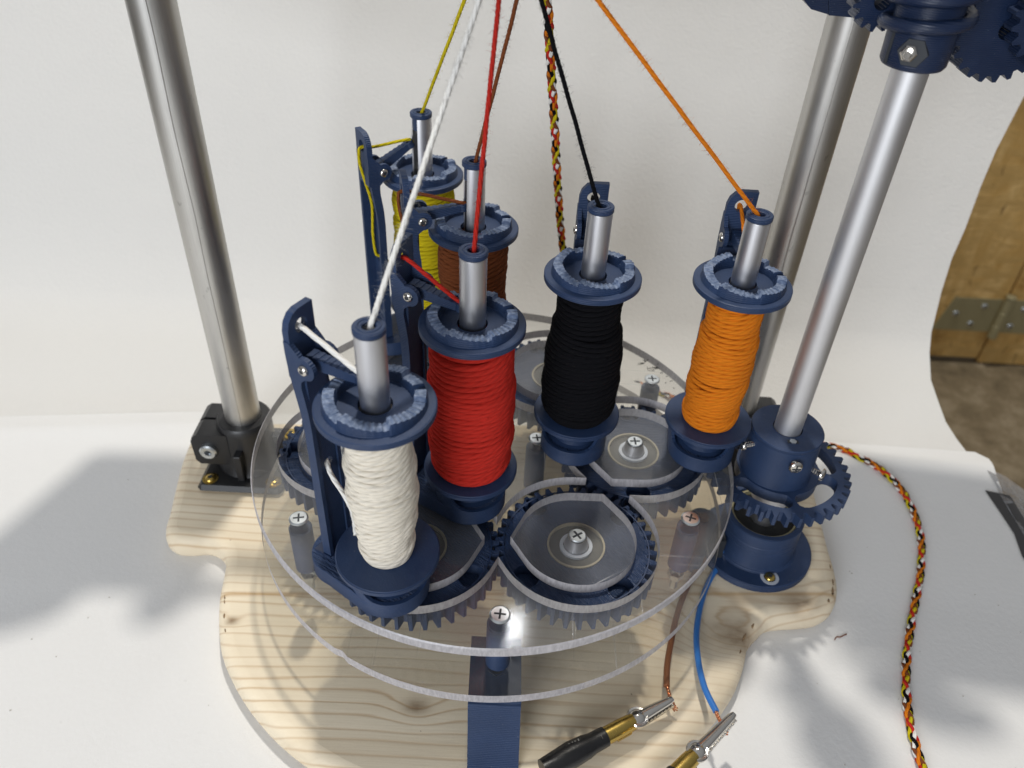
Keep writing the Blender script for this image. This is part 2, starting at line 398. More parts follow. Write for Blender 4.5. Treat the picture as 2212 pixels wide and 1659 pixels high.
def dup(root, loc=None, rz=None, label=None, group=None, rot=None):
    r_ = root.copy(); COL.objects.link(r_)
    if loc is not None: r_.location = Vector(loc)*S
    if rot is not None: r_.rotation_euler = rot
    elif rz is not None: r_.rotation_euler = (0, 0, rz)
    if label: r_['label'] = label
    if group: r_['group'] = group
    for ch in root.children:
        c = ch.copy(); COL.objects.link(c); c.parent = r_
        for g in ch.children:
            d = g.copy(); COL.objects.link(d); d.parent = c
    return r_
def circle(r_, n, cx=0, cy=0, a0=0): return [(cx+r_*cos(a0+2*pi*i/n), cy+r_*sin(a0+2*pi*i/n)) for i in range(n)]
PHI = -146.0
RG, RP = 90.0, 129.9
GC = [(RG*cos(radians(PHI+30+60*k)), RG*sin(radians(PHI+30+60*k))) for k in range(6)]
PC = [(RP*cos(radians(PHI+60*k)), RP*sin(radians(PHI+60*k))) for k in range(6)]
ZB, ZP = -87.0, -107.0         # top of the pine board, top of the paper

def pixel_ray(px, py):        # direction of sight used once, to lay far objects where they stand
    v = (px-1106, py-829.5, FPX); return Vector([sum(R[i][k]*v[k] for k in range(3)) for i in range(3)])
C0 = Vector(CP)
def on_z(px, py, z): d = pixel_ray(px, py); return C0 + d*((z-C0.z)/d.z)
def on_y(px, py, y): d = pixel_ray(px, py); return C0 + d*((y-C0.y)/d.y)

# ================================================================== setting
def grid_sheet(xs, prof, wob=0.0):
    mb = MB(); rings = []
    for (y, z) in prof:
        rings.append([(x, y + wob*noise.noise(Vector((x*.006, y*.01, 3))), z + wob*noise.noise(Vector((x*.005, y*.012, 9)))) for x in xs])
    mb.loft(rings, 0, False, False, False); return mb
xs = [-900 + 1800*i/80 for i in range(81)]
# table top sheet; right edge tapers slightly like the photographed sheet
prof = [(-900, ZP), (-300, ZP), (0, ZP), (60, ZP), (95, ZP+.2), (108, ZP+1.2), (114, ZP+2.0), (120, ZP+1.4), (126, ZP+.1), (134, ZP-.6)]
mb = MB(); rings = []
for y, z in prof:
    xr = 399 + (0 if y < 30 else min(14, (y-30)*.15)); kk = []
    if y > 128: xr -= 8
    for i in range(91):
        t = i/90; x = -900 + (xr+900)*t
        yy = y + (6*sin((x+260)*.0046) if y > 50 else 0) - (28*max(0, -(x+250))/300 if y > 60 else 0)
        kk.append((x, yy, z + .5*noise.noise(Vector((x*.01, y*.02, 1)))*(1 if y > 30 else .2)))
    rings.append(kk)
mb.loft(rings, 0, False, False, False)
obj('table_paper', mb, paper_m, kind='structure', ang=60)
# backdrop sweep: from under the crease up the wall behind, right edge at x = 400
bp = [(92, ZP-1.2, 400), (118, ZP-.9, 400), (150, ZP-1.0, 396), (172, ZP-.8, 395)]
for px, py, y in ((2028, 870, 192), (2011, 821, 220), (2008, 762, 250), (2012, 718, 266), (2034, 629, 289), (2056, 559, 304), (2085, 494, 318), (2119, 402, 337), (2152, 324, 353), (2212, 208, 378), (2290, 70, 407), (2370, -60, 434)):
    p = on_y(px, py, y); bp.append((p.y, max(p.z, bp[-1][1]+.3), p.x))
y_, z_, x_ = bp[-1]
for k in range(1, 9): bp.append((y_ + 26*k, z_ + 70*k, x_ + 14*k))
mb = MB(); rings = []
for j, (y, z, xr) in enumerate(bp):
    kk = []
    for i in range(101):
        x = -900 + (xr+900)*i/100
        yy = y + (6*sin((x+260)*.0046) - 28*max(0, -(x+250))/300)*(1 if y < 170 else max(0, 1-(y-170)/70))
        u = max(0, j-4)/12
        kk.append((x, yy + (6*u*noise.noise(Vector((x*.004, z*.008, 5))) if i < 100 else 0), z))
    rings.append(kk)
mb.loft(rings, 0, False, False, False)
obj('backdrop', mb, back_m, kind='structure', ang=60)
mb = MB(); mb.box(-900, 393, -900, 150, -127, ZP-3)
table_m = Mat('raw_table_board', (.35, .25, .14), .6); table_m.base(table_m.ramp(table_m.noise(table_m.coord('Object', (1, 8, 1)), 12, 4), [(.3, (.25, .17, .09)), (.7, (.45, .33, .2))]))
obj('table', mb, table_m.m, kind='structure')
mb = MB(); mb.add([(-3000, -1500, -600), (3500, -1500, -600), (3500, 2500, -600), (-3000, 2500, -600)], [(0,1,2,3)])
obj('floor', mb, floor_m, kind='structure')
# two strand-board doors with a hinge, a metre behind the table
YD = 950
seam = 941
for (x0, x1, lab, z0) in ((300, seam-2, 'strand board door panel left of the hinge pin, touching the paper edge', -586), (seam+2, 1500, 'strand board door panel right of the hinge pin, at the photo edge', -597)):
    mb = MB(); mb.box(x0, x1, YD, YD+18, z0, 500, 0, 1.5); obj('board_door', mb, osb_m, label=lab, cat='door', group='strand board doors behind the table')
mb = MB(); mb.box(300, 1500, YD+40, YD+60, -600, -560); obj('dark_gap_strip', mb, darkhole, label='dark gap and sill under the strand board doors', cat='strip')  # near-black slab set behind the gap under the doors
h = thing('door_hinge', 'yellowish steel butt hinge screwed across the two strand board doors', 'hinge', (seam, YD, -483))
# the doors lean with perspective only: the hinge is a flat butt hinge with a knuckle
mb = MB(); mb.prism([(-118, -37), (-8, -37), (-8, 37), (-100, 37)], [], 0, 2.5); mb2 = MB()
def stand(mb):   # turn an XY prism upright, facing -Y
    mb.v = [(x, -z, y) for x, y, z in mb.v]; return mb
obj('hinge_leaf', stand(mb), olive_metal, h)
mb = MB(); mb.prism([(8, -37), (120, -37), (120, 37), (8, 37)], [], 0, 2.5); obj('hinge_leaf', stand(mb), olive_metal, h)
mb = MB()
for i in range(3): mb.lathe([(0, -46+i*30), (7.5, -46+i*30), (8.5, -45+i*30), (8.5, -17.5+i*30), (7.5, -16.5+i*30), (0, -16.5+i*30)], 20, (0, -8, 0))
mb.lathe([(6, 44), (9.5, 45), (9.5, 48), (6, 50), (0, 50)], 20, (0, -8, 0)); obj('knuckle', mb, olive_metal, h)
def pan_head(r_, hgt, n=20, slot='cross'):
    m_ = MB(); m_.lathe([(r_, 0), (r_, hgt*.35), (r_*.86, hgt*.75), (r_*.6, hgt), (0, hgt*1.02)], n)
    if slot == 'cross':
        s_ = r_*.62; t = r_*.13
        m_.box(-s_, s_, -t, t, hgt*.6, hgt*1.06, 1); m_.box(-t, t, -s_, s_, hgt*.601, hgt*1.061, 1)
    elif slot == 'slot': m_.box(-r_*.8, r_*.8, -r_*.12, r_*.12, hgt*.6, hgt*1.06, 1)
    else: m_.lathe([(r_*.45, hgt*.7), (r_*.45, hgt*1.05), (0, hgt*1.05)], 6, mat=1)
    return m_
for hx, hz in ((-86, 1), (-38, 20), (-50, -20), (38, 18), (28, -22), (78, 0)):
    m_ = pan_head(6.2, 2.4); m_.v = [(x, -z-2.6, y) for x, y, z in m_.v]; obj('hinge_screw', m_, [zinc, slotblack], h, (hx, 0, hz))
# tape at the right edge of the table paper
t_ = thing('edge_tape', 'dark grey tape with wrinkled clear tape holding the right edge of the paper', 'tape', (0, 0, 0))
mb = MB(); mb.prism([(393, 87), (411, 82.5), (411, 30), (403, 15), (394, 8), (392, 20), (396, 42), (395, 62)], [], ZP+.9, ZP+1.3); obj('dark_tape', mb, darktape, t_)
mb = MB(); rr = []
for i in range(13):
    y = 110 - i*9; rr.append([(404+(0 if i < 3 else -1.5), y, ZP+1.6), (414, y+1, ZP-1+2.2*sin(i*1.9)), (424, y+2, ZP-6+2*sin(i*2.7)), (432+4*sin(i*1.1), y+1, ZP-12+2*sin(i*1.3))])
mb.loft(rr, 0, False, False, False); obj('clear_tape', mb, tape_m, t_)

# ================================================================== pine base board
out = [(-228, 103), (-240, 94), (-240, 60), (-231, 8), (-229, -6), (-225, -16), (-217, -21.5), (-206, -22), (-196, -20.5), (-187, -23.5), (-179.5, -31), (-176.5, -42)]
for i in range(0, 31):
    ad = 198.5 + (336-198.5)*i/30; a = radians(ad); q = 188 - 5.5*max(0, 1-(ad-198.5)/14) - 3*max(0, 1-(336-ad)/10); out.append((q*cos(a)-1, q*sin(a)-1))
out += [(177, -66), (184, -60), (194, -57.5), (206, -56), (219, -53), (230, -45), (237, -32), (240, -14), (241, 8), (245, 60), (248, 118), (238, 134), (120, 132), (0, 118)]
pl = [(p.x, p.y) for p in smooth_path([(x, y, 0) for x, y in out], 4)]
N = len(pl)
def offset(poly, d):
    r_ = []
    for i in range(N):
        a = Vector(poly[(i-1) % N]); c = Vector(poly[(i+1) % N]); t = (c-a).normalized(); r_.append((poly[i][0]-t.y*d, poly[i][1]+t.x*d))
    return r_
mb = MB(); rings = []
for d, z in ((4, -106.8), (1.2, -104.5), (0, -101.5), (0, -96), (.8, -92.6), (2.4, -90.0), (4.6, -88.2), (7.5, -87.2), (9, -87.0)):
    rings.append([(x, y, z + (.35*noise.noise(Vector((x*.05, y*.05, z*.3))) if -104 < z < -88 else 0)) for x, y in offset(pl, d)])
mb.loft(rings, 0)
inner = rings[-1]; rings_keep = rings
mb.prism([(x, y) for x, y, z in inner], [], -87.01, -87.0, 0, 0, -1)
base = obj('base_board', mb, wood, ang=50, label='pine base board with rounded lobes and rounded edges under the whole machine', cat='board')
# torn patches in the round-over near the knot and along the lobes
def chips(spots):
    mb = MB()
    for x, y, r_, z, ax in spots:
        n = 10; ring = []
        for k in range(n):
            a = 2*pi*k/n; q = r_*(.75+.5*random.random()); ring.append((x+q*cos(a)*cos(ax)*1.8-q*sin(a)*sin(ax)*.6, y+q*cos(a)*sin(ax)*1.8+q*sin(a)*cos(ax)*.6, z+.25*random.random()))
        mb.add(ring + [(x, y, z+.35)], [(k, (k+1) % n, n) for k in range(n)])
    return mb
def on_edge(ang_or_xy, ring_i):      # nearest point of a bevel ring to x,y
    x, y = ang_or_xy; return min(rings_keep[ring_i], key=lambda p: (p[0]-x)**2 + (p[1]-y)**2)
for (x, y, r_) in ((240, -12, 1.3), (238, -26, 1.5), (234, -36, 2.1), (229, -44, 1.3), (178, -72, 1.5), (176, -80, 1.9), (173, -88, 1.2), (-178, -68, 1.0), (-180, -74, .8), (-176, -84, 1.2), (-171, -92, .8)):
    for j_ in (6,):
        p = on_edge((x, y), j_); q = on_edge((p[0]*1.02+3, p[1]), j_); ax = atan2(y, x) + pi/2
        obj('torn_grain', chips([(p[0], p[1], r_, p[2]-.1, ax)]), torn, base, ang=60)

# ================================================================== acrylic plates
W, RC, T = 6.5, 40.0, radians(27.3)
def outer_loop():
    P = []
    for k in range(6):
        th = radians(PHI+30+60*k); gx, gy = GC[k]
        for i in range(41):
            a = th + radians(-92.7 + 185.4*i/40); P.append((gx+(RC+W)*cos(a), gy+(RC+W)*sin(a)))
        th2 = th + radians(30); q = 77.94 + W/sin(T); P.append((q*cos(th2), q*sin(th2)))
    return P
def inner_loop():
    P = []
    for k in range(6):
        th = radians(PHI+30+60*k); gx, gy = GC[k]
        for i in range(13):
            a = th + pi + radians(32.7 - 65.4*i/12); P.append((gx+(RC+W)*cos(a), gy+(RC+W)*sin(a)))
        th2 = th + radians(30); q = 77.94 - W/sin(T); P.append((q*cos(th2), q*sin(th2)))
    return P
mb = MB(); mb.prism(circle(149.3, 160), [outer_loop()], -6.5, 0, 0, 1)
mb.loft([[(x, y, z) for x, y in circle(r9, 160)] for r9, z in ((149.35, -6.5), (150, -6.0), (150, -.7), (149.3, 0))], 1)
obj('track_plate', mb, [clear, rim], label='upper clear acrylic plate cut with the looping track, sawn grey edges', cat='acrylic plate', ang=30)
mb = MB(); mb.prism(inner_loop(), [], -6.5, 0, 0, 1)
obj('track_centre', mb, [clear, rim], label='star-shaped clear acrylic centre piece inside the looping track', cat='acrylic plate', ang=30)
lowc = []
for i in range(200):
    a = 2*pi*i/200; rr = 150.0
    d = math.degrees(a) - 239.5
    if abs(d) < 1.4: rr = 149.0
    if d > 1.4: rr = 150.3
    lowc.append((rr*cos(a), rr*sin(a)))
mb = MB(); mb.prism(lowc, [], -48.5, -42, 0, 1)
obj('lower_plate', mb, [clear, rim], label='lower round clear acrylic plate with a nicked edge', cat='acrylic plate', ang=30)

# ---- gears between the plates, islands above them
def gear_outline(n, rt, rr_, shape=(.46, .25)):
    P = []
    for i in range(n):
        for o_, r_ in ((-.5, rr_), (-.5+(1-shape[0])*.28, rr_), (-shape[1]*.5, rt), (shape[1]*.5, rt), (.5-(1-shape[0])*.28, rr_)):
            a = 2*pi*(i+o_)/n; P.append((r_*cos(a), r_*sin(a)))
    return P
ISL = ['front left acrylic island, mostly behind the white bobbin', 'front acrylic island with a bright screw, nothing standing on it', 'right acrylic island with a screw between black and orange bobbins',
       'back acrylic island half hidden behind the black bobbin', 'back left acrylic island under the brown and yellow carriers', 'left acrylic island behind the upright of the white carrier']
GRL = ['front left blue horn gear beneath the white carrier', 'front blue horn gear with two empty round pockets showing', 'right blue horn gear beneath the black and orange carriers',
       'back blue horn gear behind the black bobbin', 'back left blue horn gear below the brown and yellow carriers', 'left blue horn gear next to the black pole clamp']
gproto = None; iproto = None
PROT = [-31, -50, 0, 20, -38, 4]
for k in range(6):
    gx, gy = GC[k]
    if gproto is None:
        gproto = thing('horn_gear', GRL[k], 'gear', (gx, gy, -8), radians(PROT[k]), 'horn gears between the plates')
        pockets = [circle(7.5, 28, 37*cos(i*pi/2), 37*sin(i*pi/2)) for i in range(4)]
        mb = MB(); mb.prism(gear_outline(38, 46.2, 40.6), pockets + [circle(16.6, 48)], -14, 0, 0, 1)
        obj('toothed_ring', mb, [blue_flat, blue], gproto, ang=30)
        for i in range(4):
            mb = MB(); mb.lathe([(7.7, -7), (0, -7)], 28); obj('pocket_floor', mb, blue_flat, gproto, (37*cos(i*pi/2), 37*sin(i*pi/2), 0))
            mb = MB(); mb.lathe([(8.4, .02), (8.4, .5), (7.6, .5), (7.6, .02)], 28, a0=i*pi/2+1.7, a1=i*pi/2+4.6)
            obj('pocket_lip', mb, blue, gproto, (37*cos(i*pi/2), 37*sin(i*pi/2), 0))
        mb = MB(); mb.lathe([(42.0, .03), (42.0, .45), (41.2, .45), (41.2, .03)], 76); obj('printed_ridge', mb, blue, gproto)
        mb = MB(); mb.lathe([(16.6, -1), (16.6, .9), (15.5, .9), (15.5, -1)], 48, mats=[0,0,0]); obj('bearing_ring', mb, goldring, gproto)
        mb = MB(); mb.lathe([(15.5, -1.2), (9, -1.2), (9, -9)], 40); obj('bearing_shield', mb, olive_clear, gproto)
        mb = MB(); mb.lathe([(9.4, -1), (9.4, .6), (7.4, .6), (7.4, -1)], 40); obj('bearing_race', mb, lightring, gproto)
    else: dup(gproto, (gx, gy, -8 - .02*k), radians(PROT[k]), GRL[k])
    th = radians(PHI+30+60*k)
    if iproto is None:
        P = []; ri = RC - W
        for i in range(41):
            a = radians(-92.7 + 185.4*i/40); P.append((ri*cos(a), ri*sin(a)))
        P.append((ri/cos(T)*cos(radians(120)), ri/cos(T)*sin(radians(120))))
        for i in range(13):
            a = pi + radians(-32.7 + 65.4*i/12); P.append((ri*cos(a), ri*sin(a)))
        P.append((ri/cos(T)*cos(radians(-120)), ri/cos(T)*sin(radians(-120))))
        iproto = thing('track_island', ISL[k], 'acrylic island', (gx, gy, 0), th, 'acrylic islands held over the horn gears')
        mb = MB(); mb.prism(P, [], -6.5, 0, 0, 1); obj('acrylic_disc', mb, [clear_isl, rim], iproto, ang=30)
        mb = MB(); mb.lathe([(0, 1.1), (4.5, 1.08), (5.0, .6), (5.0, .1)], 28)
        mb.box(-3.2, 3.2, -.6, .6, .9, 1.26, 1); mb.box(-.6, .6, -3.2, 3.2, .9, 1.265, 1)
        obj('island_screw', mb, [zinc, slotblack], iproto)
        mb = MB(); mb.lathe([(5.4, .05), (5.8, -2.5), (7.0, -6.4), (7.0, -12)], 28); obj('spacer_collar', mb, alu, iproto)
    else: dup(iproto, (gx, gy, 0), th, ISL[k])

# ---- screwed spacer posts
PL = {0: 'screwed blue spacer post at the left rim, left of the white carrier', 1: 'screwed blue spacer post at the front rim above the blue leg', 2: 'screwed blue spacer post at the right rim with a glinting screw',
      3: 'screwed blue spacer post at the back right rim with black fluff beside it', 4: 'screwed blue spacer post at the back rim behind the brown bobbin', 5: 'screwed blue spacer post at the back left rim behind the red upright'}
pproto = None
for k in (0, 1, 2, 3, 6):
    x, y = PC[k] if k < 6 else (26.8, 4.6)
    lab = PL[k] if k < 6 else 'screwed blue spacer post near the plate centre, between red and black bobbins'
    if pproto is None:
        pproto = thing('spacer_post', lab, 'post', (x, y, 0), .2, 'spacer posts between the acrylic plates')
        mb = MB(); mb.lathe([(0, -6.55), (5.8, -6.55), (6.6, -7.3), (6.6, -41.2), (5.8, -41.95), (0, -41.95)], 32); obj('spacer', mb, blue, pproto)
        mb = MB(); mb.lathe([(0, 1.1), (4.6, 1.1), (5.5, .5), (5.5, .05), (3, -3)], 28, mats=[0,0,0,0])
        mb.box(-3.1, 3.1, -.55, .55, .8, 1.16, 1); mb.box(-.55, .55, -3.1, 3.1, .8, 1.165, 1)
        obj('screw_head', mb, [zinc, slotblack], pproto)
        mb = MB(); mb.lathe([(5, -48.6), (5, -52.4), (2.5, -52.4), (2.5, -63), (0, -63)], 6, mats=[0]*4); obj('bolt_end', mb, zinc, pproto)
    else: dup(pproto, (x, y, 0), .2 + k*1.3 if k != 3 else .05, lab)

# ================================================================== carriers
CAR = dict(white=((-49.0, -115.5), 151, 2), red=((-12, -51), 156, -6), brown=((-18.5, 48), 196, 7), yellow=((-56.5, 117), 214, 27), black=((49.5, 1), 91, 6), orange=((130.5, 1), 89, 4))
YR = dict(white=[(29, 12.5), (34, 13), (44, 13.9), (52, 14.9), (60, 15.6), (66, 16.3), (76, 16.4), (84, 15.6), (93, 16.2), (101, 15.0), (110, 14.8), (121.5, 15)],
          red=[(29, 17.5), (33, 20.5), (42, 22.5), (55, 23), (70, 22.3), (80, 23), (95, 22), (106, 21.5), (114, 20.5), (121.5, 20)],
          black=[(29, 18), (36, 21.6), (48, 22.6), (62, 22.4), (72, 22), (80, 21.8), (88, 20.2), (98, 18.6), (108, 17.6), (121.5, 17.4)],
          orange=[(29, 16), (34, 16.4), (46, 16.8), (60, 17.3), (76, 17.2), (88, 16.6), (100, 15.6), (112, 14.6), (121.5, 14.2)],
          brown=[(29, 18), (40, 21), (70, 21), (90, 19.6), (98, 21.4), (108, 20.4), (121.5, 20)],
          yellow=[(29, 18), (40, 20.5), (60, 20.4), (85, 20.8), (96, 20), (106, 20.6), (121.5, 18.6)])
def stadium(r0, r1, L, n=24):
    b_ = math.asin((r0-r1)/L); P = []
    for i in range(n+1):
        a = pi/2 - b_ + 0 + (pi + 2*b_)*i/n; P.append((r0*cos(a), r0*sin(a)))
    for i in range(n+1):
        a = -pi/2 - b_ + (pi + 2*b_)*i/n - 0; P.append((L + r1*cos(a), r1*sin(a)))
    return P
def carrier(label, loc, rz):
    t = thing('yarn_carrier', label, 'carrier', loc, rz, 'blue printed yarn carriers')
    mb = MB(); st = stadium(20.4, 17.4, 29.5)
    n = len(st)
    ring = lambda k, z: [(x*k if x < 15 else 29.5+(x-29.5)*k, y*k, z) for x, y in st]
    mb.loft([ring(.975, .15), ring(1, .9)], 0, True, False); mb.loft([ring(1, .9), ring(1, 10.4), ring(.98, 11)], 0)
    mb.add(ring(.98, 11), [tuple(range(n))], 1)
    obj('foot', mb, [blue, blue_flat], t)
    mb = MB(); mb.lathe([(17.0, 10.9), (13.5, 11.4), (13.5, 20), (16, 25.4)], 48); obj('neck', mb, blue, t)
    # round wall of the foot, scooped out in front of the neck
    mb = MB(); n6 = 120; A6 = [2*pi*i/n6 for i in range(n6)]
    def top6(a):
        d = abs((math.degrees(a) - 152 + 180) % 360 - 180)
        return 24.9 if d > 70 else 11.2 + 13.7*(1-sqrt(max(0, 1-(d/70)**5)))
    mb.loft([[(20.38*cos(a), 20.38*sin(a), 10.6) for a in A6], [(20.38*cos(a), 20.38*sin(a), top6(a)) for a in A6], [(18.4*cos(a), 18.4*sin(a), top6(a)) for a in A6], [(18.2*cos(a), 18.2*sin(a), 10.8) for a in A6]], 0)
    obj('scooped_wall', mb, blue, t)
    # upright: web plate, two fins, head plate with a thread hole, clevis ears
    mb = MB()
    mb.prism([(-6.0, 10), (6.0, 10), (6.0, 128), (-6.0, 128)], [circle(3.0, 16, 0, 73)], 33.0, 34.8)      # (lateral, z) -> thickness along x
    mb.v = [(z, x, y) for x, y, z in mb.v]
    k = MB(); k.prism([(-8, 127.5), (8, 127.5), (8, 152), (6.9, 156), (4.2, 159.2), (1, 160.4), (-8, 160.4)], [circle(3.7, 18, 0, 151.8)], 37.5, 41.0)
    k.v = [(z, x, y) for x, y, z in k.v]; mb.add(k.v, k.f)
    k = MB(); k.loft([[(33, -7.9, 116), (34.8, -7.9, 116), (34.8, 7.9, 116), (33, 7.9, 116)], [(37.5, -7.9, 129), (41, -7.9, 129), (41, 7.9, 129), (37.5, 7.9, 129)]], 0, True, True); mb.add(k.v, k.f)
    def fin(y0, y1, outerpts, innerpts):
        P = outerpts + innerpts; k = MB(); k.prism([(x, z) for x, z in P], [], y0, y1); k.v = [(x, z, y) for x, y, z in k.v]; mb.add(k.v, k.f)
    a_in = []
    # inner contour from top of ear, round the pivot, concave neck, down to the foot
    a_in += [(38.0, 146.5), (33.5, 141.8)]
    for i in range(9):
        a = radians(70 + 200*i/8); a_in.append((31 + 5.6*cos(a), 135.5 + 5.6*sin(a)))
    a_in += [(33.8, 127.5), (34.3, 124), (33.6, 119), (32.4, 110), (31.9, 100), (31.8, 10)]
    fin(6.0, 8.4, [(36.8, 10), (36.6, 96), (37.2, 108), (38.8, 119), (40.4, 130), (41.0, 140), (41.0, 147)], a_in)
    fin(-8.4, -6.0, [(40.6, 10), (40.8, 100), (41.0, 147)], a_in)
    obj('upright', mb, blue, t, ang=28)
    mb = MB(); mb.box(31.5, 42.6, -9.6, 9.6, 10.9, 12.0, 0, .5); obj('glue_fillet', mb, blue_worm, t)
    mb = MB(); m_ = pan_head(2.7, 1.7, 18, 'hex'); m_.v = [(x, z+8.4, y) for x, y, z in m_.v]; obj('pivot_screw', m_, [chrome, slotblack], t, (31, 0, 135.5))
    # tension arm, hinged on the pivot
    mb = MB(); n = 16
    for i in range(n):
        x0, x1 = 3.5-26.5*i/n, 3.5-26.5*(i+1)/n; h0, h1 = 3.3-1.3*i/n, 3.3-1.3*(i+1)/n; w_ = 3.0-.8*i/n
        lift = .35 if i % 2 else 0
        mb.loft([[(x0, -w_, -h0), (x0, w_, -h0), (x0, w_, h0+lift), (x0, -w_, h0+lift)], [(x1, -w_, -h1), (x1, w_, -h1), (x1, w_, h1+lift), (x1, -w_, h1+lift)]], 0, True, True)
    mb.lathe([(2.9, -1.9), (2.9, 2.2), (1.5, 2.2), (1.5, -1.9), (2.9, -1.9)], 16, (-25, 0, 0))
    obj('tension_arm', mb, blue, t, (31, 0, 135.5))
    mb = MB(); hw = radians(40)
    r1, r0 = 6.55, 5.7
    A = [hw + (2*pi-2*hw)*i/40 for i in range(41)]
    for za, zb in ((29.5, 162.9),):
        ro = [(r1*cos(a), r1*sin(a)) for a in A]; rn = [(r0*cos(a), r0*sin(a)) for a in reversed(A)]
        q = ro + rn; mb.loft([[(x, y, za) for x, y in q], [(x, y, zb-.5) for x, y in q], [(x*.985, y*.985, zb) for x, y in q]], 0, True, True)
    obj('guide_tube', mb, alu, t)
    mb = MB(); mb.lathe([(2.9, 161), (2.9, 165.8), (3.3, 166.2), (6.5, 166.2), (6.9, 165.7), (6.9, 163.5), (6.5, 163.1), (5.6, 163.1), (5.6, 155.5), (2.9, 155.5), (2.9, 161)], 40)
    mb.lathe([(4.3, 166.2), (4.5, 166.5), (4.9, 166.5), (5.1, 166.2)], 40)
    mb.lathe([(2.9, 153), (0, 153)], 20, mat=1)
    obj('tube_cap', mb, [blue, slotblack], t)
    return t
CL = dict(white='blue carrier holding the white bobbin at the front left', red='blue carrier holding the red bobbin', brown='blue carrier holding the brown bobbin behind the red one',
          yellow='blue carrier of the yellow bobbin, farthest back at the left', black='blue carrier holding the black bobbin', orange='blue carrier holding the orange bobbin at the right')
cproto = None
for k, ((x, y), al, arm) in CAR.items():
    if cproto is None: cproto = carrier(CL[k], (x, y, 0.3), radians(al)); r_ = cproto
    else: r_ = dup(cproto, (x, y, .3), radians(al), CL[k])
    for ch in r_.children:
        if ch.name.startswith('tension_arm'): ch.rotation_euler = (0, radians(arm), 0)

# ---- bobbins
def bobbin_top():
    mb = MB(); mb.lathe([(7.6, 122), (25.8, 122), (26.5, 122.7), (26.5, 125.4), (25.9, 126), (22.4, 126.1), (16.6, 126.1), (16.3, 125.5), (7.6, 125.4), (7.6, 122)], 72)
    # raised ring foot inside the recess
    return mb
def crown(sd=0):
    mb = MB(); n = 288; cut = (radians(-2), radians(9)); seg = 2*pi/6; off = radians(-64)
    cols = []
    for i in range(n+1):
        a = 2*pi*i/n; ph = ((a-off) % seg)/seg
        z = 131.9 - (2.8+.5*sin(sd*2.1+i*.01))*ph + .25*noise.noise(Vector((i*.05, sd, 3))) + (.36 if i % 6 < 3 else -.22)*(.7+.8*noise.noise(Vector((i*.37, 2, sd))))
        if radians(14) < (a % (2*pi)) < radians(24): z = 127.4
        ri = 16.7 + .25*noise.noise(Vector((i*.5, 7, sd+1))); ro = 21.9 + .12*noise.noise(Vector((i*.6, 1, 4)))
        cols.append((a, z, ri, ro))
    vs = []; fs = []; mi = []
    for a, z, ri, ro in cols:
        for r_, zz in ((22.8, 126.0), (22.4, z-1.8), (ro, z-.25), (ro-2.4, z+.10), (ri+.3, z), (ri-.1, z-.7), (16.4, 125.3)): vs.append((r_*cos(a), r_*sin(a), zz))
    for i in range(n):
        for j in range(6):
            fs.append((i*7+j, (i+1)*7+j, (i+1)*7+j+1, i*7+j+1)); mi.append(1 if j in (2, 3) and cols[i][1] > 128 else 0)
    mb.add(vs, fs); mb.mi = mi; return mb
def winding(name, prof, turns_r):
    mb = MB(); seedv = hash_(name)
    def rad(z):
        for (z0, r0), (z1, r1) in zip(prof, prof[1:]):
            if z <= z1: return r0 + (r1-r0)*max(0, (z-z0))/(z1-z0)
        return prof[-1][1]
    z0, z1 = 29.6 + turns_r*.8, 121.4 - turns_r*.6
    pitch = turns_r*1.95; Nn = int((z1-z0)/pitch); pts = []; per = 40
    for i in range(Nn*per+1):
        t = i/per; a = 2*pi*t
        z = z0 + (z1-z0)*t/Nn
        tl = 3.2*noise.noise(Vector((t*.17, seedv, 0))); ph = 3*noise.noise(Vector((t*.13, seedv, 5)))
        z2 = min(z1, max(z0, z + tl*sin(a+ph)*1.0 + .35*noise.noise(Vector((t*1.3, seedv, 8)))))
        r2 = rad(z) - turns_r*1.08 + .55*noise.noise(Vector((t*.9, seedv, 2))) + .55*noise.noise(Vector((cos(a)*1.5, sin(a)*1.5, z*.12+seedv)))
        pts.append((r2*cos(a), r2*sin(a), z2))
    mb.tube(pts, turns_r, 9, 0, True, uv=True)
    # second, sloping layer lying over the first in bands
    for b_ in range(5):
        zc = 38 + b_*18 + 6*noise.noise(Vector((b_, seedv, 1))); pts = []
        for i in range(int((3.2+b_%3)*per)):
            t = i/per; a = 2*pi*t + b_*2; z = min(z1, max(z0, zc + (t-2.7)*3.0 + 2.4*sin(a+b_*1.7)))
            r2 = rad(z) + turns_r*(-.35 - .55*abs(t-2.7)/2.7) + .2*noise.noise(Vector((t, b_, seedv)))
            pts.append((r2*cos(a), r2*sin(a), z))
        mb.tube(pts, turns_r*.98, 8, 0, True, uv=True)
    ring = [(max(6.7, rad(z)-turns_r*1.8), z) for z in [z0 + (z1-z0)*i/16 for i in range(17)]]
    mb.lathe([(6.7, z0-.5)] + ring + [(6.7, z1+.4)], 32)
    return mb
def hash_(s_): return sum(ord(c)*(i+3) for i, c in enumerate(s_)) % 97 * 1.37
BL = dict(white='bobbin wound with off-white yarn, nearest at the left', red='thick bobbin wound with red yarn', brown='bobbin wound with brown yarn, half hidden behind the red one',
          yellow='bobbin wound with yellow yarn, farthest back', black='bobbin wound with black yarn', orange='slim bobbin wound with orange yarn at the right')
tops = bots = crs = None
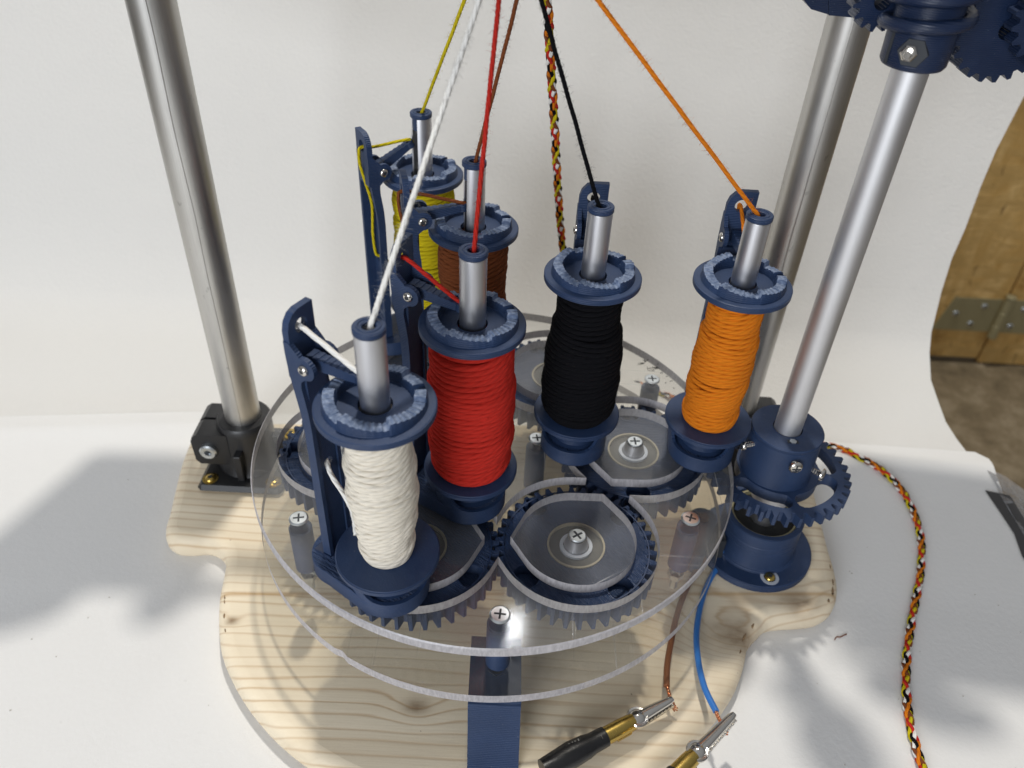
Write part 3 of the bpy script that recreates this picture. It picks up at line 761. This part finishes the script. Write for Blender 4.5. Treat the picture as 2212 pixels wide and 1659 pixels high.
for k, ((x, y), al, arm) in CAR.items():
    t = thing('bobbin', BL[k], 'bobbin', (x, y, .3), radians({'white': 0, 'red': 3, 'brown': -7, 'yellow': 24, 'black': 10, 'orange': -14}[k]), 'wound bobbins on the carriers')
    if tops is None:
        tops = obj('top_flange', bobbin_top(), blue, t); crs = obj('ratchet_crown', crown(), [blue, scuff], t, ang=50)
        mb = MB(); mb.lathe([(7.6, 25.6), (25.4, 25.6), (26.2, 26.3), (26.2, 28.6), (25.6, 29.2), (12, 29.2), (7.6, 29.2)], 72); bots = obj('bottom_flange', mb, blue, t)
    else:
        for src in (tops, bots):
            c = src.copy(); COL.objects.link(c); c.parent = t
        obj('ratchet_crown', crown(hash_(k)), [blue, scuff], t, ang=50)
    obj('yarn_winding', winding(k, YR[k], {'white': 1.62, 'red': 1.66}.get(k, 1.52)), YW[k], t, ang=80)

# ---- yarn strands: spool -> upright hole -> outside of upright -> head hole -> arm -> tube -> cap -> gathering point
GP = Vector((0, 0, 312))
SL = dict(white='thick off-white yarn strand rising from the front left tube, crossing the others', red='red yarn strand rising from the red bobbin tube', brown='brown yarn strand rising just behind the red strand',
          yellow='thin yellow yarn strand, leftmost at the top, rising from the back carrier', black='black yarn strand rising from the black bobbin tube', orange='orange yarn strand slanting up from the right carrier')
def fuzz(mb, pts, r_, count, ln):
    for _ in range(count):
        i = random.randrange(1, len(pts)-1); p = pts[i]; t = (pts[i+1]-pts[i-1]).normalized()
        d = Vector((random.gauss(0, 1), random.gauss(0, 1), random.gauss(0, 1))); d = (d - t*d.dot(t)).normalized()
        a = p + d*r_*.9; q = [a]
        for s_ in range(4): d = (d + t*random.uniform(-.6, .6) + Vector((random.gauss(0, .3),)*3)).normalized(); q.append(q[-1] + d*ln*random.uniform(.2, .45))
        mb.tube(q, [.055, .05, .04, .03, .015], 3, 0, False)
for k, ((x, y), al, arm) in CAR.items():
    a = radians(al); c = Vector((x, y, .3)); u = Vector((cos(a), sin(a), 0)); v = Vector((-sin(a), cos(a), 0))
    L = lambda px, py, pz: c + u*px + v*py + Vector((0, 0, pz))
    ye = 31 - 25*cos(radians(arm)); ze = 135.5 + 25*sin(radians(arm))
    rs = dict(white=1.2, red=1.06, brown=1.0, yellow=.95, black=1.06, orange=1.06)[k]
    rsp = 15.5 if k in ('white', 'orange') else 20
    lo = [L(rsp*.35, rsp*.98, 52), L(rsp*.95, rsp*.45, 58), L(29, 3, 69), L(33.5, .3, 73), L(36.5, -.5, 76), L(37.3, -1, 90), L(37.5, 1.5, 112), L(40.5, 1, 128), L(42.6, -1, 140), L(42.8, 0, 149.0), L(41.5, 0, 150.6), L(38, 0, 150.9), L(34, 0, 149.6), L(ye+3, 0, ze+3.2), L(ye-1, 0, ze+2.4), L(ye-2.5, 0, ze)]
    path = smooth_path(lo, 9); mb = MB()
    mb.tube(path, rs, 12, 0, True, ply=3, twist=.80, depth=.15, uv=True); fuzz(mb, path, rs, 60, 1.6)
    start = L(0, 0, 154); top = GP + Vector(({'white': 3, 'red': -2, 'brown': 14, 'yellow': 0, 'black': -6, 'orange': -9}[k], y*.02, 0)); d = (top - L(0, 0, 166)).normalized()
    edge = L(0, 0, 165.2) + Vector((d.x, d.y, 0)).normalized()*1.1
    up = [L(0, 0, 150), L(0, 0, 160), edge, edge + (top-edge)*.02]
    seg = smooth_path(up, 5)
    n = 150
    for i in range(1, n+1):
        t = i/n; p = edge + (top-edge)*(.02 + .98*t); wv = (.30*noise.noise(Vector((t*9, hash_(k), 0))), .30*noise.noise(Vector((t*9, hash_(k), 4))))
        seg.append(p + u*wv[0] + v*wv[1])
    mb.tube(seg, rs, 12, 0, True, ply=3, twist=.80, depth=.15, uv=True); fuzz(mb, seg, rs, 420 if k in ('white', 'orange', 'black') else 260, 2.6 if k == 'white' else 2.1)
    obj('yarn_strand', mb, YM[k], label=SL[k], cat='yarn', group='yarn strands rising to the braiding point', ang=80)

# ---- finished braid: hangs behind, lands on the paper, curls away to the right
def braid(name, pts, label, r_=1.45, rs=1.18):
    path = smooth_path(pts, 10); P = []; step = .8; acc = 0
    # resample
    L = [0]
    for i in range(1, len(path)): L.append(L[-1] + (path[i]-path[i-1]).length)
    tot = L[-1]; j = 0; N_ = int(tot/step)
    for i in range(N_+1):
        d = tot*i/N_
        while j < len(L)-2 and L[j+1] < d: j += 1
        f_ = (d-L[j])/max(1e-6, L[j+1]-L[j]); P.append(path[j].lerp(path[j+1], f_))
    t0 = (P[1]-P[0]).normalized(); nr = t0.cross(Vector((.3, .2, 1))).normalized(); F = []
    for i, p in enumerate(P):
        t = (P[min(i+1, N_)]-P[max(i-1, 0)]).normalized(); nr = (nr - t*nr.dot(t)).normalized(); F.append((p, nr.copy(), t.cross(nr)))
    root = thing(name, label, 'braid', (0, 0, 0))
    for ci, (c, s_, ph) in enumerate((('yellow', 1, 0), ('orange', 1, 2*pi/3), ('white', 1, 4*pi/3), ('black', -1, .5), ('brown', -1, .5+2*pi/3), ('red', -1, .5+4*pi/3))):
        q = []; om = 2*pi/29.0
        for i, (p, a_, b_) in enumerate(F):
            d = i*step; an = s_*om*d + ph
            rr = r_ + .42*sin(3*om*d*2/2 + ph*1.5 + (pi if s_ < 0 else 0))*(1)
            q.append(p + a_*cos(an)*rr + b_*sin(an)*rr)
        mb = MB(); mb.tube(q, rs, 7, 0, True, uv=True)
        if ci % 2 == 0: fuzz(mb, q, rs, 60, 1.2)
        obj('braid_strand', mb, YM[c], root, ang=80, label=c + ' strand of the braid')
    mb = MB(); mb.tube(P[::4], r_*.95, 6); obj('braid_core', mb, YM['black'], root)
    return root
p0 = on_y(1182, 0, 70); p1 = on_y(1196, 240, 104); p2 = on_y(1216, 540, 145)
fz = ZP + 3.2
fl_pts = [on_z(px, py, fz) for px, py in ((1345, 814), (1387, 832), (1560, 900), (1700, 940), (1810, 967), (1850, 985), (1900, 1012), (1945, 1055), (1975, 1110), (1990, 1170), (1988, 1240), (1975, 1310), (1962, 1390), (1957, 1460), (1962, 1540), (1978, 1610), (2003, 1690))]
land = Vector((84, 214, fz+1))
pts = [p0 + (p0-p1).normalized()*95, p0, p1, p2, Vector((66, 176, -58)), Vector((71, 200, -92)), land] + fl_pts
braid('braided_cord', pts, 'finished multicoloured braided cord hanging behind the bobbins and curling away over the paper')

# ---- loose bits on plate and paper
def squiggle(name, pts, r_, mat, label, cat):
    mb = MB(); mb.tube(smooth_path(pts, 6), r_, 5); obj(name, mb, mat, label=label, cat=cat)
q = [on_z(px, py, ZP+.5) for px, py in ((1803, 1382), (1807, 1376), (1815, 1376), (1823, 1372), (1829, 1370))]
squiggle('thread_scrap', q, .35, YM['brown'], 'tiny brown thread scrap lying on the paper at the right', 'thread scrap')
mb = MB(); rnd = random.Random(4)
for _ in range(90):
    x, y = rnd.uniform(-380, 390), rnd.uniform(-260, 60); q6 = rnd.uniform(.2, .5)
    if x*x + y*y < 200*200 or (abs(x) < 250 and y > -70): continue
    mb.box(x-q6, x+q6*rnd.uniform(.5, 2), y-q6*.6, y+q6, ZP+.05, ZP+.35)
obj('paper_crumbs', mb, Mat('grey_dust_crumb', (.50, .48, .44), .8).m, label='scattered tiny crumbs and dust on the white table paper', cat='crumbs', kind='stuff')
mb = MB()
for cx_, cy_, s_ in ((1393, 779, 9), (1408, 797, 14), (1418, 795, 8), (1386, 786, 7), (1428, 806, 4), (1440, 812, 3), (1450, 823, 4), (1455, 838, 3), (1421, 786, 3), (1437, 827, 3)):
    for _ in range(2 if s_ > 5 else 1):
        pp = [on_z(cx_ + random.uniform(-s_, s_), cy_ + random.uniform(-s_*.4, s_*.4), .45) for _ in range(5)]
        mb.tube(smooth_path(pp, 5), .16, 4)
obj('black_fluff', mb, YM['black'], label='scattered black fibre fluff on the plate by the back right post', cat='fluff', kind='stuff')

# ================================================================== poles, clamps
def pole(name, x, y, r_, z0, z1, mat, label, group=None):
    mb = MB(); mb.lathe([(r_-1.6, z0), (r_, z0), (r_, z1), (r_-1.6, z1)], 56, (x, y, 0)); return obj(name, mb, mat, label=label, cat='pole', group=group, ang=40)
pole('steel_pole', -184, 57, 12.4, -60, 272, pole_metal, 'worn steel pole at the left standing in the black clamp')
pole('steel_pole', 183, 98, 12.4, -60, 272, pole_metal, 'worn steel pole at the right behind the orange bobbin')
for pl_ob, (px_, py_), an in ((bpy.data.objects['steel_pole'], (-184, 57), radians(-78)), (bpy.data.objects['steel_pole.001'], (183, 98), radians(-100))):
    mb = MB(); q = []
    for i in range(60):
        z = -40 + 312*i/59; a = an + .05*noise.noise(Vector((z*.02, px_, 0))); q.append((px_+12.25*cos(a), py_+12.25*sin(a), z))
    mb.tube(q, .34, 6); obj('weld_seam', mb, pole_metal, pl_ob)
def clamp(label, loc, rz, mirror=1):
    t = thing('pole_clamp', label, 'clamp', loc, rz, 'black pole clamps on the base board')
    mb = MB(); mb.box(-31, 31, -35, 35, 0, 6.2, 0, 3.2); obj('base_plate', mb, blackpl, t)
    mb = MB(); mb.lathe([(24, 6), (21, 12), (19.5, 22), (19.3, 40), (19.3, 45), (17.9, 47), (12.6, 47), (12.6, 30)], 48); mb.box(-2.6, 2.6, -27, -17, 6, 30, 0, .6); mb.box(17, 27, -2.6, 2.6, 6, 30, 0, .6)
    obj('socket', mb, blackpl, t)
    # split lug with bolt
    for y0, y1 in ((-18, -1.2), (1.2, 17)):
        mb = MB()
        P = [(-34, 17), (-31, 13.5), (-8, 13.5), (-8, 42), (-29, 42), (-33, 39), (-34.5, 35)]
        mb.prism([(x, z) for x, z in P], [], y0*-1, y1*-1); mb.v = [(x, -z, y) for x, y, z in mb.v]; obj('clamp_lug', mb, blackpl, t)
    mb = MB(); mb.lathe([(0, 1.0), (2.6, 1.0), (2.6, 3.4), (5.2, 3.6), (6.2, 2.6), (6.2, -.4)], 6 if False else 30); mb.lathe([(2.5, 1.2), (0, 1.2)], 6, mat=1)
    mb.v = [(x, -z, y) for x, y, z in mb.v]; obj('lug_bolt', mb, [zinc, slotblack], t, (-22.5, -18, 27.5))
    for sx, sy in ((-1, -1), (1, -1), (-1, 1), (1, 1)):
        m_ = pan_head(3.9, 2.2, 20, 'hex'); m_.lathe([(5.6, .0), (5.6, .5), (3.5, .5)], 24); obj('base_screw', m_, [brassm, slotblack], t, (23*sx, 26*sy, 6.2))
    return t
c1 = clamp('black pole clamp at the left with silver socket bolt facing the viewer', (-184, 57, ZB), 0)
dup(c1, (183, 98, ZB), radians(180), 'black pole clamp at the right, mostly hidden behind the drive gear')

# ================================================================== drive column at the right
AX, AY = 182.5, 0.5
t = thing('motor_mount', 'blue printed motor mount with round flange screwed to the board at the right', 'motor mount', (184, -.5, ZB))
mb = MB(); mb.lathe([(26.5, 5.4), (38.4, 5.2), (39.2, 4.4), (39.2, .05)], 72, mats=[0,1,1]); obj('flange', mb, [blue, blue], t)
mb = MB(); mb.lathe([(28.6, 5.2), (26.6, 7.2), (26.4, 12), (26.4, 22), (26.15, 22.15), (26.15, 22.5), (26.4, 22.7), (26.4, 27), (26.2, 27.2), (26.4, 27.4), (26.4, 36.5), (26.0, 37), (22.6, 37), (22.6, 6)], 64)
obj('housing', mb, blue, t)
mb = MB(); mb.lathe([(22.5, 34.5), (21.6, 35.2), (20.6, 35.2), (20.6, 31)], 48, mats=[0,0,0]); mb.lathe([(20.6, 31.5), (9, 31.5)], 48, mat=1); obj('motor_can', mb, [olive_metal, darkhole], t)
mb = MB(); mb.lathe([(9, 31), (9, 64)], 32); mb.lathe([(12.5, 52), (12.5, 66)], 32); obj('motor_shaft', mb, alu, t)
mb = MB(); mb.box(-30, -25.6, -16, -7, 5.3, 22, 0); obj('wire_slot', mb, slotblack, t)
mb = MB()
mb.lathe([(6.2, 5.25), (6.2, 5.6), (4, 5.6)], 28); obj('washer', mb, lightring, t, (4.2, -30.5, 0))
m_ = pan_head(3.6, 1.8, 20, 'hex'); obj('flange_screw', m_, [brassm, slotblack], t, (4.2, -30.5, 5.6))
mb = MB(); mb.prism([(x, y) for x, y in stadium(9.5, 5, 30, 12)], [], .1, 18); obj('lug', mb, blue, t, (-37, 8, 0), (0, 0, radians(-105)))
m_ = pan_head(4.4, 1.5, 20, 'hex'); obj('lug_screw', m_, [blackpl, slotblack], t, (-37, 8, 18))

t = thing('drive_gear', 'large blue drive gear with curved slots and a screwed collar, at the right', 'gear', (AX, AY, -8))
def kidney(r0, r1, a0, a1, n=12):
    P = []; rm = (r0+r1)/2; h_ = (r1-r0)/2
    for i in range(n+1): a = a0+(a1-a0)*i/n; P.append((r1*cos(a), r1*sin(a)))
    for i in range(1, 6): b_ = a1 + 0; q = i/6*pi; P.append((rm*cos(a1)+h_*(cos(a1)*cos(q)-sin(a1)*sin(q)), rm*sin(a1)+h_*(sin(a1)*cos(q)+cos(a1)*sin(q))))
    for i in range(n+1): a = a1-(a1-a0)*i/n; P.append((r0*cos(a), r0*sin(a)))
    for i in range(1, 6): q = pi + i/6*pi; P.append((rm*cos(a0)+h_*(cos(a0)*cos(q)-sin(a0)*sin(q)), rm*sin(a0)+h_*(sin(a0)*cos(q)+cos(a0)*sin(q))))
    return P
holes = [kidney(26, 37.6, radians(-75+72*i), radians(-27+72*i)) for i in range(5)]
mb = MB(); mb.prism(gear_outline(37, 45.8, 41.2), holes + [circle(9.2, 32)], -8, 0, 0, 1); obj('toothed_wheel', mb, [blue, blue], t, ang=30, rot=(0, 0, .05))
mb = MB(); mb.lathe([(22.4, 0), (22.2, 1.0), (21.9, 30), (21.6, 30.6), (21.9, 31), (22.1, 33), (21.6, 33.6), (9.0, 33.6), (9.0, 20)], 64)
obj('collar', mb, blue, t, (-2.3, -1.2, 0))
mb = MB(); mb.box(-3.4, 3.4, -14.6, -11.6, 33.3, 33.75, 0); obj('nut_slot', mb, slotblack, t, (-2.3, -1.2, 0))
mb = MB(); mb.lathe([(2.2, 0), (2.2, .8), (0, .8)], 6); obj('captive_nut', mb, zinc, t, (-2.3, -14.3, 33.4))
def side_screw(ang, z, ln, rr, slot='cross'):
    m_ = pan_head(rr, 2.2, 20, slot); m_.v = [(x, y, z_+ln) for x, y, z_ in m_.v]
    m_.lathe([(1.5, -1)] + [(1.5 + (.3 if i % 2 else 0), -1 + (ln+1)*i/10) for i in range(1, 11)], 12)
    Rm = Matrix.Rotation(radians(ang), 4, 'Z') @ Matrix.Rotation(radians(90), 4, 'Y')
    m_.v = [tuple(Rm @ Vector(p) + Vector((21.8*cos(radians(ang)), 21.8*sin(radians(ang)), 0))) for p in m_.v]
    return m_
obj('collar_screw', side_screw(-88, 0, 3.5, 4.2), [chrome, slotblack], t, (-2.3, -1.2, 24.5))
obj('collar_screw', side_screw(-35, 0, 6.0, 4.2, 'slot'), [chrome, slotblack], t, (-2.3, -1.2, 10.5))
obj('collar_screw', side_screw(-162, 0, 6.5, 3.0, 'slot'), [chrome, slotblack], t, (-2.3, -1.2, 24.5))
pole('drive_rod', 180.0, -1.0, 8.2, 10, 290, alu_rod, 'satin aluminium drive rod rising from the blue collar to the worm')

t = thing('worm_hub', 'glossy dark blue worm screw with a silver nut, clamped on top of the drive rod', 'worm', (179.6, -1, 243.3))
mb = MB(); mb.lathe([(8.8, .5), (11.5, -.2), (13.2, .4), (14.2, 2), (14.6, 17), (14.0, 18), (14.0, 62), (9, 62)], 56); obj('hub', mb, blue_worm, t)
P = []
for i in range(4*48+1):
    a = 2*pi*i/48 + .2; P.append((16.9*cos(a), 16.9*sin(a), 12.6 + 10.6*i/48))
mb = MB(); mb.tube([Vector(p) for p in P], 2.9, 10); obj('worm_thread', mb, blue_worm, t, ang=60)
mb = MB(); mb.lathe([(6.6, -1.2), (6.2, .35), (0, .35)], 6); mb.v = [(x, -z, y) for x, y, z in mb.v]; obj('dark_nut_hex', mb, slotblack, t, (-6.9, -12.7, 8.6), (0, 0, radians(-28)))  # raised dark hexagon painting the shade inside a nut recess
mb = MB(); mb.lathe([(3.6, 0), (3.6, 2.6), (3.0, 3.1), (1.8, 3.1)], 6, mats=[0]*3); mb.lathe([(1.7, 2.8), (1.7, 6.0), (1.4, 6.4), (0, 6.4)], 18); mb.v = [(x, -z, y) for x, y, z in mb.v]; obj('clamp_nut', mb, chrome, t, (-8.3, -12.4, 8.8), (0, 0, radians(-28)))
mb = MB(); mb.box(-.9, .9, -.4, .6, 1.5, 17.2); obj('split_slot', mb, slotblack, t, (-13.6, -4.3, 0), (0, 0, radians(-73)))
def vgear(name, px, py, y, rt, n, th, label, mat):
    p = on_y(px, py, y); mb = MB(); mb.prism(gear_outline(n, rt, rt-3.0), [circle(4, 16)], 0, th, 0, 0)
    mb.v = [(x, -z, y_) for x, y_, z in mb.v]; t_ = thing(name, label, 'gear', tuple(p)); obj('toothed_wheel', mb, mat, t_, ang=30)
    mb = MB(); mb.lathe([(8, -2), (8, 0)], 32); mb.v = [(x, z, y_) for x, y_, z in mb.v]; mb2 = MB(); mb2.lathe([(4, 0), (4, 26), (0, 26)], 20); mb2.v = [(x, z-8, y_) for x, y_, z in mb2.v]
    obj('axle', mb2, alu, t_); return t_
vgear('worm_gear', 2150, 50, 34, 23.5, 22, 13, 'dark blue spur gear standing on edge behind the worm at the top right', blue_worm)
vgear('worm_gear', 2290, 25, 18, 23.5, 22, 8, 'dark blue spur gear cut by the right edge of the photo', blue_worm)
vgear('small_gear', 1893, -9, 30, 13.2, 15, 10, 'small dark blue gear between block and worm at the top edge', blue_worm)
a0 = on_y(1733, -8, 74)
mb = MB(); s_ = 1.0
Pb = [on_y(px, py, 74) for px, py in ((1733, -60), (1733, -4), (1752, 20), (1788, 31), (1790, -60))]
Pr = [on_y(px, py, 74) for px, py in ((1788, 31), (1864, 38), (1872, -60), (1790, -60))]
def slab(P_, y0, y1):
    m2 = MB(); m2.prism([(p.x, p.z) for p in reversed(P_)], [], y0, y1); m2.v = [(x, z, y) for x, y, z in m2.v]; return m2
t = thing('gear_bracket', 'dark blue block with curved left end at the top, before the right pole', 'bracket', (0, 0, 0))
obj('curved_cheek', slab(Pb, 74, 96), blue_worm, t); obj('flat_cheek', slab(Pr, 72, 98), blue_worm, t)
cy = MB(); P_ = [on_y(px, py, 52) for px, py in ((1990, -120), (1996, 56), (2125, 62), (2150, 48), (2165, 20), (2175, -120))]
obj('gear_cover', slab(P_, 52, 55), Mat('smoked_green_acrylic', (.035, .045, .04), .25).m, label='smoky acrylic cover sheet behind the worm at the top right', cat='cover')

# unseen overhead frame, added to cast the shadows; boards and guide are shaped for them
t = thing('overhead_frame', 'unseen overhead beam, yarn guide and boards added above the machine to cast shadows', 'frame', (0, 0, 0))
mb = MB(); mb.lathe([(7, -262), (7, 262)], 24, cap0=True, cap1=True); mb.v = [(z, x, y) for x, y, z in mb.v]; mb.v = [(x, y+69, z+262) for x, y, z in mb.v]; obj('cross_rod', mb, alu_rod, t)
mb = MB(); mb.prism([(-73, -26), (14, -26), (14, -2), (44, -2), (44, 46), (-73, 46)], [circle(17, 32, 0, 5)], 316, 330); obj('yarn_guide', mb, wood, t)
for b6 in ((-70, -60, 38, 76, 262, 315.8), (30, 40, 38, 76, 262, 315.8), (-16, -6, 38, 76, 262, 315.8)):
    mb = MB(); mb.box(*b6); obj('guide_bracket', mb, blue, t)
mb = MB(); mb.prism([(-269, 176), (-295, 105), (-306, 71), (-289, 32), (-256, 40), (-233, 52), (-222, 75), (-209, 78), (-165, 61), (-163, 105), (-200, 179)], [], 273, 288)
obj('left_shadow_board', mb, wood, t)  # added out of view, outlined to throw the soft shadow at the left
mb = MB(); mb.prism([(200, 79), (219, 52), (245, 38), (347, 30), (347, 199), (255, 212), (169, 179), (163, 105)], [], 273, 288); obj('right_shadow_board', mb, wood, t)  # its counterpart, outlined for the shadow on the right

# ================================================================== front leg under the plates
t = thing('plate_leg', 'flat blue printed leg bending down from the lower plate at the front', 'leg')
mb = MB()
rings = []
for y, z, w0, w1 in ((-110, -49, -6.4, 22.0), (-147.5, -49, -5.6, 22.8), (-150.5, -50.5, -5.5, 22.8), (-152, -53, -5.4, 22.8), (-166.5, -84, -4.4, 23.4), (-168.5, -86.5, -4.3, 23.5), (-186, -86.6, -3.8, 24)):
    rings.append([(w0, y, z), (w1, y, z), (w1, y+3.4*(1 if z < -51 else 0), z-3.6*(1 if z > -51 else .2)), (w0, y+3.4*(1 if z < -51 else 0), z-3.6*(1 if z > -51 else .2))])
rings[-1] = [(x, y, max(z, -87)) for x, y, z in rings[-1]]
mb.loft([[ (x, y, max(z, -86.95)) for x, y, z in r_] for r_ in rings], 0, True, True); mb.f = [tuple(reversed(f_)) for f_ in mb.f]; obj('bent_strap', mb, blue, t, ang=28)
mb = MB(); mb.lathe([(3.2, -48.8), (3.2, -49.05), (0, -49.05)], 20); obj('strap_hole', mb, slotblack, t, (9, -130, .3))

# ================================================================== wires and clips
def wire(name, pts, r_, mat, label, cond_pts):
    t = thing(name, label, 'wire')
    mb = MB(); mb.tube(smooth_path(pts, 8), r_, 14); obj('insulation', mb, mat, t, ang=60)
    mb = MB()
    cp = smooth_path(cond_pts, 6)
    for k in range(5):
        q = []
        for i, p in enumerate(cp):
            a = 2*pi*k/5 + i*.45; q.append(p + Vector((cos(a), sin(a)*.5, sin(a)*.8))*(.75*(1+.25*max(0, i-len(cp)+5))))
        mb.tube(q, .42, 6)
    obj('copper_strands', mb, copper, t, ang=60)
zw = ZB + 2.2
wire('blue_wire', [Vector((158, -12, zw+5)), on_z(1572, 1196, zw+2), on_z(1540, 1240, zw), on_z(1518, 1290, zw), on_z(1505, 1360, zw+3), on_z(1508, 1425, zw+6), on_z(1522, 1485, zw+9), on_z(1547, 1537, zw+11)], 1.9, insul_blue,
     'blue insulated wire running from the motor mount to the right clip', [on_z(1546, 1535, zw+11), on_z(1551, 1548, zw+11), on_z(1557, 1560, zw+10.5), on_z(1562, 1575, zw+9), on_z(1568, 1584, zw+8)])
wire('brown_wire', [Vector((158, -5, zw+5)), on_z(1562, 1172, zw+2), on_z(1515, 1215, zw), on_z(1484, 1270, zw+1), on_z(1462, 1330, zw+3), on_z(1447, 1400, zw+6), on_z(1441, 1440, zw+8), on_z(1440, 1482, zw+9.5)], 1.9, insul_brown,
     'brown insulated wire running from the motor mount to the left clip', [on_z(1440, 1480, zw+9.5), on_z(1444, 1492, zw+9.5), on_z(1448, 1508, zw+9), on_z(1454, 1520, zw+7), on_z(1459, 1532, zw+5)])
def clip(label, tip, pivot, tail, back, z, group):
    A, B_, Cc, D_ = (on_z(*p, zz) for p, zz in ((tip, z), (pivot, z), (tail, z-.5), (back, z-1)))
    ax = (A-B_).normalized(); up = Vector((0, 0, 1)); sd = up.cross(ax).normalized(); up = ax.cross(sd)
    t = thing('crocodile_clip', label, 'clip', (0, 0, 0), 0, group)
    L1 = (A-B_).length
    M4 = Matrix(((ax.x, sd.x, up.x, B_.x), (ax.y, sd.y, up.y, B_.y), (ax.z, sd.z, up.z, B_.z), (0, 0, 0, 1)))
    mb = MB(); mb.X = M4; rings = []
    for i in range(13):      # upper jaw: a half-round channel tapering to the nose
        f_ = i/12; x = -1 + (L1+1)*f_; hw = 3.9 - 1.7*f_ + (.6 if f_ < .15 else 0); ht = 1.9 - .4*f_
        if i == 12: hw *= .72; ht *= .6
        rings.append([(x, hw*cos(pi*j/10), 1.2 + ht*sin(pi*j/10)*1.4) for j in range(11)] + [(x, -hw*.8, .9), (x, hw*.8, .9)])
    mb.loft(rings, 0, True, True); obj('upper_jaw', mb, chrome, t, ang=45)
    mb = MB(); mb.X = M4
    for i in range(9):       # lower jaw with teeth, swung slightly open
        x0 = 1 + (L1-1.5)*i/9; x1 = 1 + (L1-1.5)*(i+.62)/9; hw = 3.6 - 1.7*i/9
        mb.loft([[(x0, -hw-1.0, -2.6), (x0, hw-1.0, -2.6), (x0, hw-1.0, -.4), (x0, -hw-1.0, -.4)], [(x1, -hw-1.0, -2.6), (x1, hw-1.0, -2.6), (x1, hw-1.0, .5), (x1, -hw-1.0, .5)]], 0, True, True)
        mb.box(x0, 1+(L1-1.5)*(i+1)/9, -hw-1.0, hw-1.0, -2.7, -1.2)
    obj('lower_jaw', mb, chrome, t, ang=30)
    mb = MB(); mb.X = M4; mb.lathe([(0, 4.7), (2.4, 4.4), (3.9, 3.3), (4.3, 2.9), (5.6, 3.1), (6.2, 2.4), (6.2, .9)], 30, (0, 0, 0)); obj('pivot_boss', mb, chrome, t)
    mb = MB(); mb.X = M4; Lb = (Cc-B_).length
    mb.tube([(1, 0, -.6), (-2, 0, -.4), (-Lb*.5, 0, -.3), (-Lb-3, 0, -.3)], [3.8, 4.6, 4.9, 4.9], 24, 0, True); mb.box(-Lb*.75, -Lb*.3, -5.0, -3.6, -3.4, -.8, 0, .4); obj('brass_barrel', mb, brassm, t)
    if back:
        Ls = (D_-Cc).length; mb = MB(); mb.X = M4
        mb.tube([(-Lb-x, 0, -.4) for x in (0, .3, 5, 9, 13, 22, Ls)], [4.9, 5.4, 5.5, 5.6, 6.4, 7.0, 5.6], 28, 0, True)
        obj('rubber_sleeve', mb, rubber, t, ang=50)
        mb = MB(); mb.X = M4     # embossed bars and grip ribs
        for k_, x in enumerate((16.5, 18.5, 20.2, 22.2)): mb.box(-Lb-x-.4, -Lb-x+.4, 1.0 + .5*(k_ % 2), 3.4, 5.7, 5.82)
        mb.box(-Lb-4.4, -Lb-3.9, -2.6, -.6, 4.6, 5.3)
        obj('embossed_marks', mb, rubber, t, kind='stuff')
    return t
clip('crocodile clip gripping the brown wire, black rubber sleeve behind its brass barrel', (1452, 1512), (1376, 1553), (1310, 1594), (1175, 1668), -74.5, 'crocodile clips on the motor wires')
clip('crocodile clip gripping the blue wire, brass barrel cut by the bottom photo edge', (1585, 1545), (1505, 1626), (1455, 1668), (1400, 1730), -74.0, 'crocodile clips on the motor wires')
